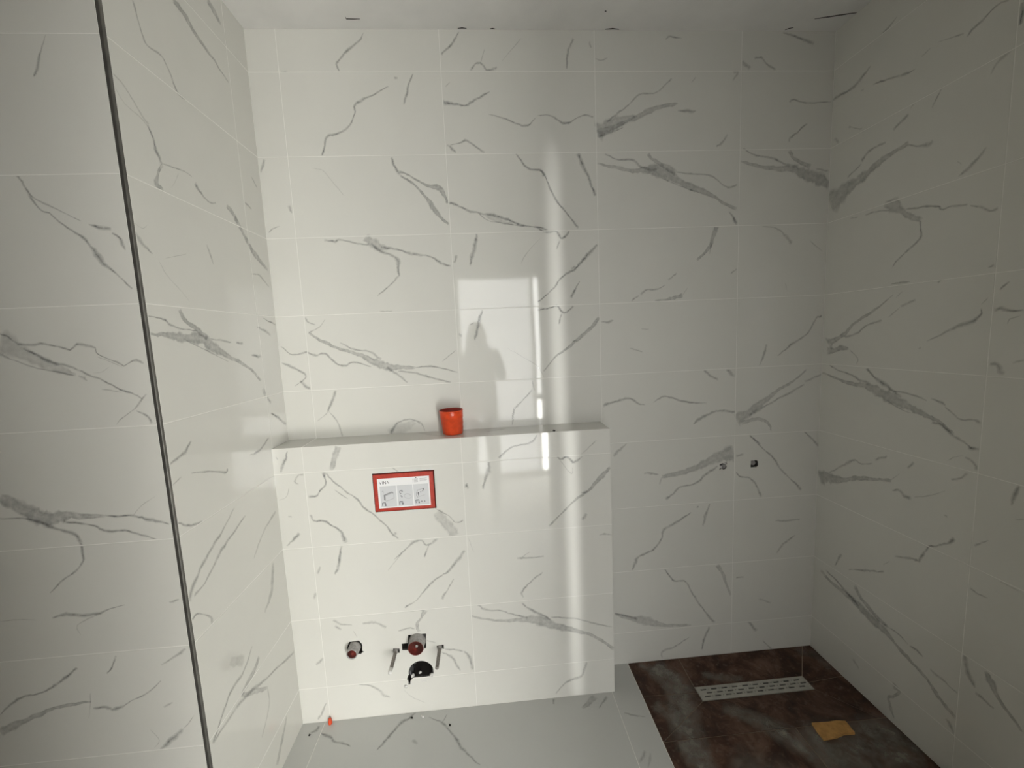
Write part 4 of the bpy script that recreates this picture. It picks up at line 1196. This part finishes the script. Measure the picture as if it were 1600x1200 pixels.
# ------------------------------------------------------------------ pipes and rods of the wall-hung toilet
sp = empty('supply_pipe', (-1.0735, YB, 0.3205), 'short grey pipe stub with red inside, at left in the half-height wall', 'pipe')
yend = YB - 0.043
bm = add_lathe(bmesh.new(), [(0.0165, 0.012), (0.0178, 0.0), (0.0205, 0.0), (0.0215, 0.002), (0.0215, 0.030), (0.0235, 0.031), (0.0235, 0.045), (0.0215, 0.046), (0.0215, 0.14)], (-1.0735, yend, 0.3205), (0, 1, 0), 28, close=False)
bm_obj('pipe', bm, M_PIPE, sp, smooth=True)
bm = add_lathe(bmesh.new(), [(0.0182, 0.003), (0.0165, 0.004), (0.0160, 0.020), (0.006, 0.022), (0.0058, 0.014), (0.0008, 0.013)], (-1.0735, yend, 0.3205), (0, 1, 0), 24)
bm_obj('plug', bm, M_PLUG, sp, smooth=True)

fpipe = empty('flush_pipe', (-0.8250, YB, 0.3195), 'wide grey flush pipe with red cap in a square hole', 'pipe')
yend = YB - 0.040
bm = add_lathe(bmesh.new(), [(0.0285, 0.006), (0.0290, 0.0), (0.0310, 0.0), (0.0320, 0.002), (0.0320, 0.034), (0.0335, 0.036), (0.0335, 0.048), (0.0320, 0.050), (0.0320, 0.14)], (-0.8250, yend, 0.3195), (0, 1, 0), 32, close=False)
bm_obj('pipe', bm, M_PIPE, fpipe, smooth=True)
bm = add_lathe(bmesh.new(), [(0.0305, -0.0015), (0.0285, -0.002), (0.0280, 0.006), (0.0100, 0.007), (0.0090, 0.004), (0.0008, 0.004)], (-0.8250, yend, 0.3195), (0, 1, 0), 32)
cap = bm_obj('red_cap', bm, M_PLUG, fpipe, smooth=True)
tag(cap, 'dull red cap closing the pipe')
bm_obj('plaster_smear', lump(bmesh.new(), (-0.8215, yend-0.0005, 0.3290), 0.0075, 5, 2, (1, 0.25, 0.7), 0.3), M_PIPE, fpipe, smooth=True)

def rod(x, z, ln_, label, sleeve, slant=0.0):
    t = empty('threaded_rod', (x, YB, z), label, 'rod', None)
    prof = []
    n = int((ln_+0.08)/0.0028)
    for k in range(n):
        prof += [(0.0062, k*0.0028), (0.0070, k*0.0028+0.0014)]
    prof = [(0.0045, -0.0008)] + prof
    bm = add_lathe(bmesh.new(), prof, (x, YB-ln_, z), (0, 1, 0), 14, shear=(slant, 0, 0))
    bm_obj('rod', bm, M_ROD, t, smooth=True)
    bm = add_lathe(bmesh.new(), [(0.0082, ln_-0.012), (0.0092, ln_-0.010), (0.0092, ln_+0.05)], (x, YB-ln_, z), (0, 1, 0), 14, shear=(slant, 0, 0))
    bm_obj('collar', bm, M_PIPE, t, smooth=True)
    if sleeve:
        bm = add_lathe(bmesh.new(), [(0.0040, -0.003), (0.0072, -0.002), (0.0078, 0.002), (0.0078, 0.017), (0.0070, 0.0185)], (x, YB-ln_, z), (0, 1, 0), 14, shear=(slant, 0, 0))
        bm_obj('white_sleeve', bm, M_SLEEVE, t, smooth=True)
rod(-0.9128, 0.2868, 0.112, 'threaded steel rod with white tip, left of the square hole', True)
rod(-0.7358, 0.2838, 0.110, 'threaded steel rod right of the square hole, without a tip', False)

ds = empty('drain_socket', (-0.8195, YB, 0.1795), 'dark round drain socket with plaster bits under the flush pipe', 'drain pipe')
bm = add_lathe(bmesh.new(), [(0.0500, 0.010), (0.0500, 0.004), (0.0470, 0.004), (0.0455, 0.010), (0.0450, 0.060), (0.0400, 0.068), (0.0390, 0.11), (0.001, 0.112)], (-0.8195, YB+0.006, 0.1795), (0, 1, 0), 32, close=False)
bm_obj('socket', bm, M_SOCKET, ds, smooth=True)
bm = add_lathe(bmesh.new(), [(0.0435, 0.045), (0.0405, 0.043), (0.0395, 0.050)], (-0.8195, YB+0.006, 0.1795), (0, 1, 0), 28, close=False)
bm_obj('rubber_seal', bm, M_BLACK, ds, smooth=True)
for c, r, sd, sq in (((-0.8560, YB+0.008, 0.1600), 0.0075, 1, (1, .8, 1)), ((-0.8280, YB+0.018, 0.1640), 0.0055, 2, (1, 1, 1)), ((-0.8070, YB+0.008, 0.1405), 0.012, 3, (1.6, .8, .7)), ((-0.7790, YB+0.006, 0.1570), 0.009, 4, (1.2, .8, .8)), ((-0.8840, YB-0.001, 0.1235), 0.0085, 8, (1.1, .5, .8)), ((-0.8350, YB+0.010, 0.1395), 0.006, 9, (1.6, .8, .6))):
    bm_obj('plaster_lump', lump(bmesh.new(), c, r, sd, 2, sq), M_LUMP, ds, smooth=True)

# shower outlets in the back wall
va = empty('pipe_outlet', (0.550, 0.0, 0.915), 'small round pipe outlet half filled with plaster, left on shower wall', 'pipe outlet')
bm = add_lathe(bmesh.new(), [(0.0105, 0.003), (0.0100, 0.002), (0.0080, 0.002), (0.0070, 0.012), (0.001, 0.013)], (0.5510, 0.001, 0.9140), (0, 1, 0), 20, close=False)
bm_obj('fitting', bm, M_PIPE, va, smooth=True)
bm_obj('plaster_lump', lump(bmesh.new(), (0.5385, 0.0035, 0.912), 0.0052, 21, 2, (.8, .8, 1.5)), M_LUMP, va, smooth=True)
bm_obj('plaster_lump', lump(bmesh.new(), (0.5570, 0.0035, 0.9275), 0.0035, 22, 2, (2.0, .8, .7)), M_LUMP, va, smooth=True)
vb = empty('pipe_outlet', (0.694, 0.0, 0.918), 'grey pipe outlet in a squarish dark hole, right on shower wall', 'pipe outlet')
bm = add_lathe(bmesh.new(), [(0.0108, 0.022), (0.0108, 0.006), (0.0092, 0.005), (0.0070, 0.007), (0.0055, 0.007), (0.001, 0.0072)], (0.6950, 0.004, 0.9185), (0, 1, 0), 20, close=False)
bm_obj('fitting', bm, M_PIPE, vb, smooth=True)

# ------------------------------------------------------------------ loose things
cup = empty('plastic_cup', (-0.634, -0.062, ZL), 'orange plastic cup standing on the tiled ledge', 'cup')
C0 = (-0.634, -0.062, ZL + 0.0012)
bm = add_lathe(bmesh.new(), [(0.030, 0.0), (0.0385, 0.0006), (0.0405, 0.003), (0.0415, 0.020), (0.0425, 0.0205), (0.0430, 0.040), (0.0445, 0.0405), (0.0455, 0.066), (0.0468, 0.0665), (0.0475, 0.096), (0.0462, 0.097)], C0, (0, 0, 1), 40, close=False, shear=(-0.035, 0, 0))
bm.faces.new([v for v in bm.verts[:40]][::-1])
bm_obj('cup_body', bm, M_ORANGE, cup, smooth=True)
bm = add_lathe(bmesh.new(), [(0.0462, 0.0966), (0.0440, 0.094), (0.0390, 0.006), (0.001, 0.005)], C0, (0, 0, 1), 40, close=False, shear=(-0.035, 0, 0))  # inner surface of the same plastic, shade put into its colour
tag(bm_obj('lining', bm, M_CUPSHADE, cup, smooth=True), 'inside of the cup, its red darkened as painted shade')
bm = add_lathe(bmesh.new(), [(0.0472, 0.0925), (0.0486, 0.0930), (0.0490, 0.0955), (0.0478, 0.0975), (0.0460, 0.0972)], C0, (0, 0, 1), 40, close=False, shear=(-0.035, 0, 0))
bm_obj('rim', bm, M_ORANGE, cup, smooth=True)

pc = bmesh.new()
add_lathe(pc, [(0.0035, 0.0), (0.0075, 0.0006), (0.0085, 0.004), (0.0080, 0.012), (0.0055, 0.018), (0.0050, 0.024), (0.0020, 0.026)], (-1.1960, -0.1530, 0.0008), (0, 0, 1), 18)
tag(bm_obj('plastic_plug', pc, M_ORANGE, smooth=True), 'tiny orange plastic plug on the floor against the half-height wall', 'plug')

def crumb(name, x, y, z, r, sd, m, label, cat):
    o = bm_obj(name, lump(bmesh.new(), (x, y, z + r*0.62), r, sd, 2, (1, 0.9, 0.6)), m, smooth=True)
    tag(o, label, cat)
crumb('grit_crumb', -0.866, -0.166, 0, 0.0042, 31, M_PEBBLE, 'dark grit crumb on grey floor, just left of the white crumb', 'crumb')
crumb('plaster_crumb', -0.822, -0.167, 0, 0.0072, 32, M_LUMP, 'white plaster crumb on the grey floor near the half-height wall', 'crumb')
crumb('grit_crumb', -0.707, -0.216, 0, 0.0045, 33, M_PEBBLE, 'dark grit crumb on grey floor, rightmost and nearest the camera', 'crumb')
crumb('grit_crumb', -1.262, -0.195, 0, 0.0042, 34, M_PEBBLE, 'dark grit crumb on the grey floor beside the left nook wall', 'crumb')
crumb('grit_crumb', -0.231, -0.128, ZL, 0.0048, 35, M_PEBBLE, 'black grit crumb on the front edge of the tiled ledge', 'crumb')

# ------------------------------------------------------------------ behind the camera: rear wall, doorway, window, photographer
DXL, DXR, DZT = -0.700, 0.028, 2.06
YR2 = YR - 0.12
rw = bmesh.new()
for b in ((XF-0.1, DXL, 0, ZC), (DXL, DXR, DZT, ZC), (DXR, XR+0.1, 0, ZC)):
    add_box(rw, b[0], b[1], YR2, YR, b[2] - (0.02 if b[2] == 0 else 0), b[3])
rw = bm_obj('wall_rear', rw, M_WALLPAINT)
tag(rw, 'plain plastered rear wall with the open doorway behind the camera', 'wall', None, 'structure')
tag(box_obj('wall_far_left', (XF-0.1, XF, YR-1.5, YT+0.05, -0.02, ZC), M_WALLPAINT), 'plain far left end wall of the room', 'wall', None, 'structure')
jm = bmesh.new()
for b in ((DXL-0.0, DXL+0.012, 0, DZT), (DXR-0.012, DXR, 0, DZT), (DXL+0.012, DXR-0.012, DZT-0.012, DZT)):
    add_box(jm, b[0], b[1], YR2-0.004, YR+0.004, b[2], b[3])
tag(bm_obj('door_1', jm, M_WALLPAINT), 'white door lining around the open doorway behind the camera', 'door', None, 'structure')

# room beyond with its bright window
YW = -2.95
tag(box_obj('wall_beyond', (XF-0.1, XR+0.9, YW-0.12, YW-0.02, -0.02, ZC), M_WALLPAINT), 'far wall of the room beyond, holding its bright window', 'wall', None, 'structure')
tag(box_obj('wall_beyond_right', (XR+0.8, XR+0.9, YW-0.1, YR2, -0.02, ZC), M_WALLPAINT), 'right wall of the room beyond the doorway', 'wall', None, 'structure')
tag(box_obj('wall_beyond_side', (XR+0.1, XR+0.8, YR2, YR2+0.05, -0.02, ZC), M_WALLPAINT), 'short return wall of the room beyond', 'wall', None, 'structure')
def lit_window(name, x0, x1, z0, z1, col, L, label):
    o = box_obj(name, (x0, x1, YW-0.015, YW-0.010, z0, z1), mat_emit(name + '_daylight', col, L))
    tag(o, label, 'window', None, 'structure')
    fb = bmesh.new()
    for b in ((x0-0.02, x1+0.02, z1, z1+0.05), (x0-0.02, x1+0.02, z0-0.04, z0), (x0-0.02, x0, z0, z1), (x1, x1+0.02, z0, z1)):
        add_box(fb, b[0], b[1], YW-0.018, YW+0.012, b[2], b[3])
    bm_obj('window_frame', fb, M_SLEEVE, o)
    return o
lit_window('window_1', 0.105, 0.57, 0.86, 2.35, (1.0, 1.0, 0.965, 1), WINDOW_L, 'bright upper pane of the balcony door in the room beyond')
lit_window('window_3', 0.105, 0.57, 0.05, 0.80, (1.0, 0.995, 0.95, 1), SUNNY_L, 'bright lower pane of the balcony door in the room beyond')
lit_window('window_2', -0.85, 0.06, 0.05, 2.35, (1.0, 1.0, 0.98, 1), CURTAIN_L, 'curtained pale window of the room beyond, straight behind the doorway')

# photographer, seen only as a dim reflection
def skin_body(name, pts, edges, mat_, parent, root, sub=2):
    me = bpy.data.meshes.new(name)
    me.from_pydata([p[:3] for p in pts], edges, [])
    o = bpy.data.objects.new(name, me); COL.objects.link(o)
    sk = o.modifiers.new('skin', 'SKIN'); sk.use_smooth_shade = True
    ss = o.modifiers.new('sub', 'SUBSURF'); ss.levels = sub; ss.render_levels = sub
    lay = me.skin_vertices[0].data
    for i, p in enumerate(pts):
        lay[i].radius = (p[3], p[4] if len(p) > 4 else p[3]); lay[i].use_root = (i == root)
    bpy.context.view_layer.update()
    dgx = bpy.context.evaluated_depsgraph_get()
    m2 = bpy.data.meshes.new_from_object(o.evaluated_get(dgx))
    o.modifiers.clear(); o.data = m2; bpy.data.meshes.remove(me); m2.name = name
    m2.materials.clear(); m2.materials.append(mat_)
    o.parent = parent
    return o
M_SHIRT = mat('dark_shirt', (0.05, 0.055, 0.065, 1), 0.9, spec=0.2)
M_TROUSER = mat('dark_trousers', (0.04, 0.04, 0.045, 1), 0.9, spec=0.2)
M_SKIN = mat('skin', (0.42, 0.26, 0.19, 1), 0.55)
M_HAIR = mat('dark_hair', (0.03, 0.022, 0.018, 1), 0.6)
PX, PY = -0.55, -2.16
pe = empty('person', (PX, PY, 0), 'person in dark clothes taking the picture from the doorway', 'person')
J = [(0, 0, .95, .15, .11), (0, 0, 1.15, .145, .11), (0, 0, 1.33, .16, .11), (0, 0, 1.43, .07, .07), (0, .01, 1.49, .055, .055), (0, .015, 1.56, .078, .095), (0, .01, 1.64, .075, .09), (0, 0.0, 1.685, .05, .06),
     (-.17, 0, 1.385, .06, .06), (-.15, .0, 1.14, .045, .045), (-.065, .27, 1.38, .032, .032), (-.06, .33, 1.455, .026, .02),
     (.17, 0, 1.385, .06, .06), (.23, .03, 1.14, .045, .045), (.10, .27, 1.38, .032, .032), (.075, .33, 1.455, .026, .02),
     (-.095, 0, .86, .09, .09), (-.10, .01, .48, .062, .062), (-.10, 0, .08, .045, .045), (-.11, .14, .035, .04, .032),
     (.095, 0, .86, .09, .09), (.10, .01, .48, .062, .062), (.10, 0, .08, .045, .045), (.11, .14, .035, .04, .032)]
E = [(0,1),(1,2),(2,3),(3,4),(4,5),(5,6),(6,7),(2,8),(8,9),(9,10),(10,11),(2,12),(12,13),(13,14),(14,15),(0,16),(16,17),(17,18),(18,19),(0,20),(20,21),(21,22),(22,23)]
for s, wr_ in ((-1, 11), (1, 15)):
    for k in range(4):
        b = len(J)
        z0 = 1.485 + 0.021*k
        J += [(s*.078, .345, z0, .0085), (s*.070, .385, z0+.010, .0085), (s*.045, .402, z0+.012, .008), (s*(.028-0.003*(k == 3)), .398, z0+.010, .007)]
        E += [(wr_, b), (b, b+1), (b+1, b+2), (b+2, b+3)]
    b = len(J)
    J += [(s*.066, .352, 1.462, .0095), (s*.045, .378, 1.463, .009), (s*.025, .392, 1.468, .0075)]
    E += [(wr_, b), (b, b+1), (b+1, b+2)]
body = skin_body('body', J, E, M_SKIN, pe, 0)
for m_ in (M_SHIRT, M_TROUSER, M_HAIR): body.data.materials.append(m_)
for f in body.data.polygons:
    c = f.center
    if c.z < 0.97: f.material_index = 2
    elif c.z < 1.44 and c.y < 0.235: f.material_index = 1
    elif (c.z > 1.635 or (c.z > 1.5 and c.y < -0.015)): f.material_index = 3
for nm, bmx, mm in (('eye', None, M_INK),):
    for s in (-1, 1):
        b = bmesh.new(); lump(b, (PX + s*0.032, PY + 0.098, 1.595), 0.012, 3, 2, (1, .6, .7), 0.0); bm_obj('eye', b, M_INK, pe, smooth=True)
        b = bmesh.new(); lump(b, (PX + s*0.084, PY + 0.0, 1.575), 0.026, 3, 2, (.4, .7, 1.1), 0.05); bm_obj('ear', b, M_SKIN, pe, smooth=True)
b = bmesh.new(); lump(b, (PX, PY + 0.112, 1.565), 0.017, 3, 2, (.7, .8, 1.2), 0.05); bm_obj('nose', b, M_SKIN, pe, smooth=True)
b = bmesh.new(); lump(b, (PX, PY + 0.103, 1.532), 0.02, 3, 2, (1.1, .4, .3), 0.0); bm_obj('mouth', b, M_PLUG, pe, smooth=True)
ph = box_obj('smartphone', (PX-0.034, PX+0.038, -1.772, -1.764, 1.462, 1.59), M_BLACK, None, 0.003)
tag(ph, 'black smartphone held up by the person in the doorway', 'phone')
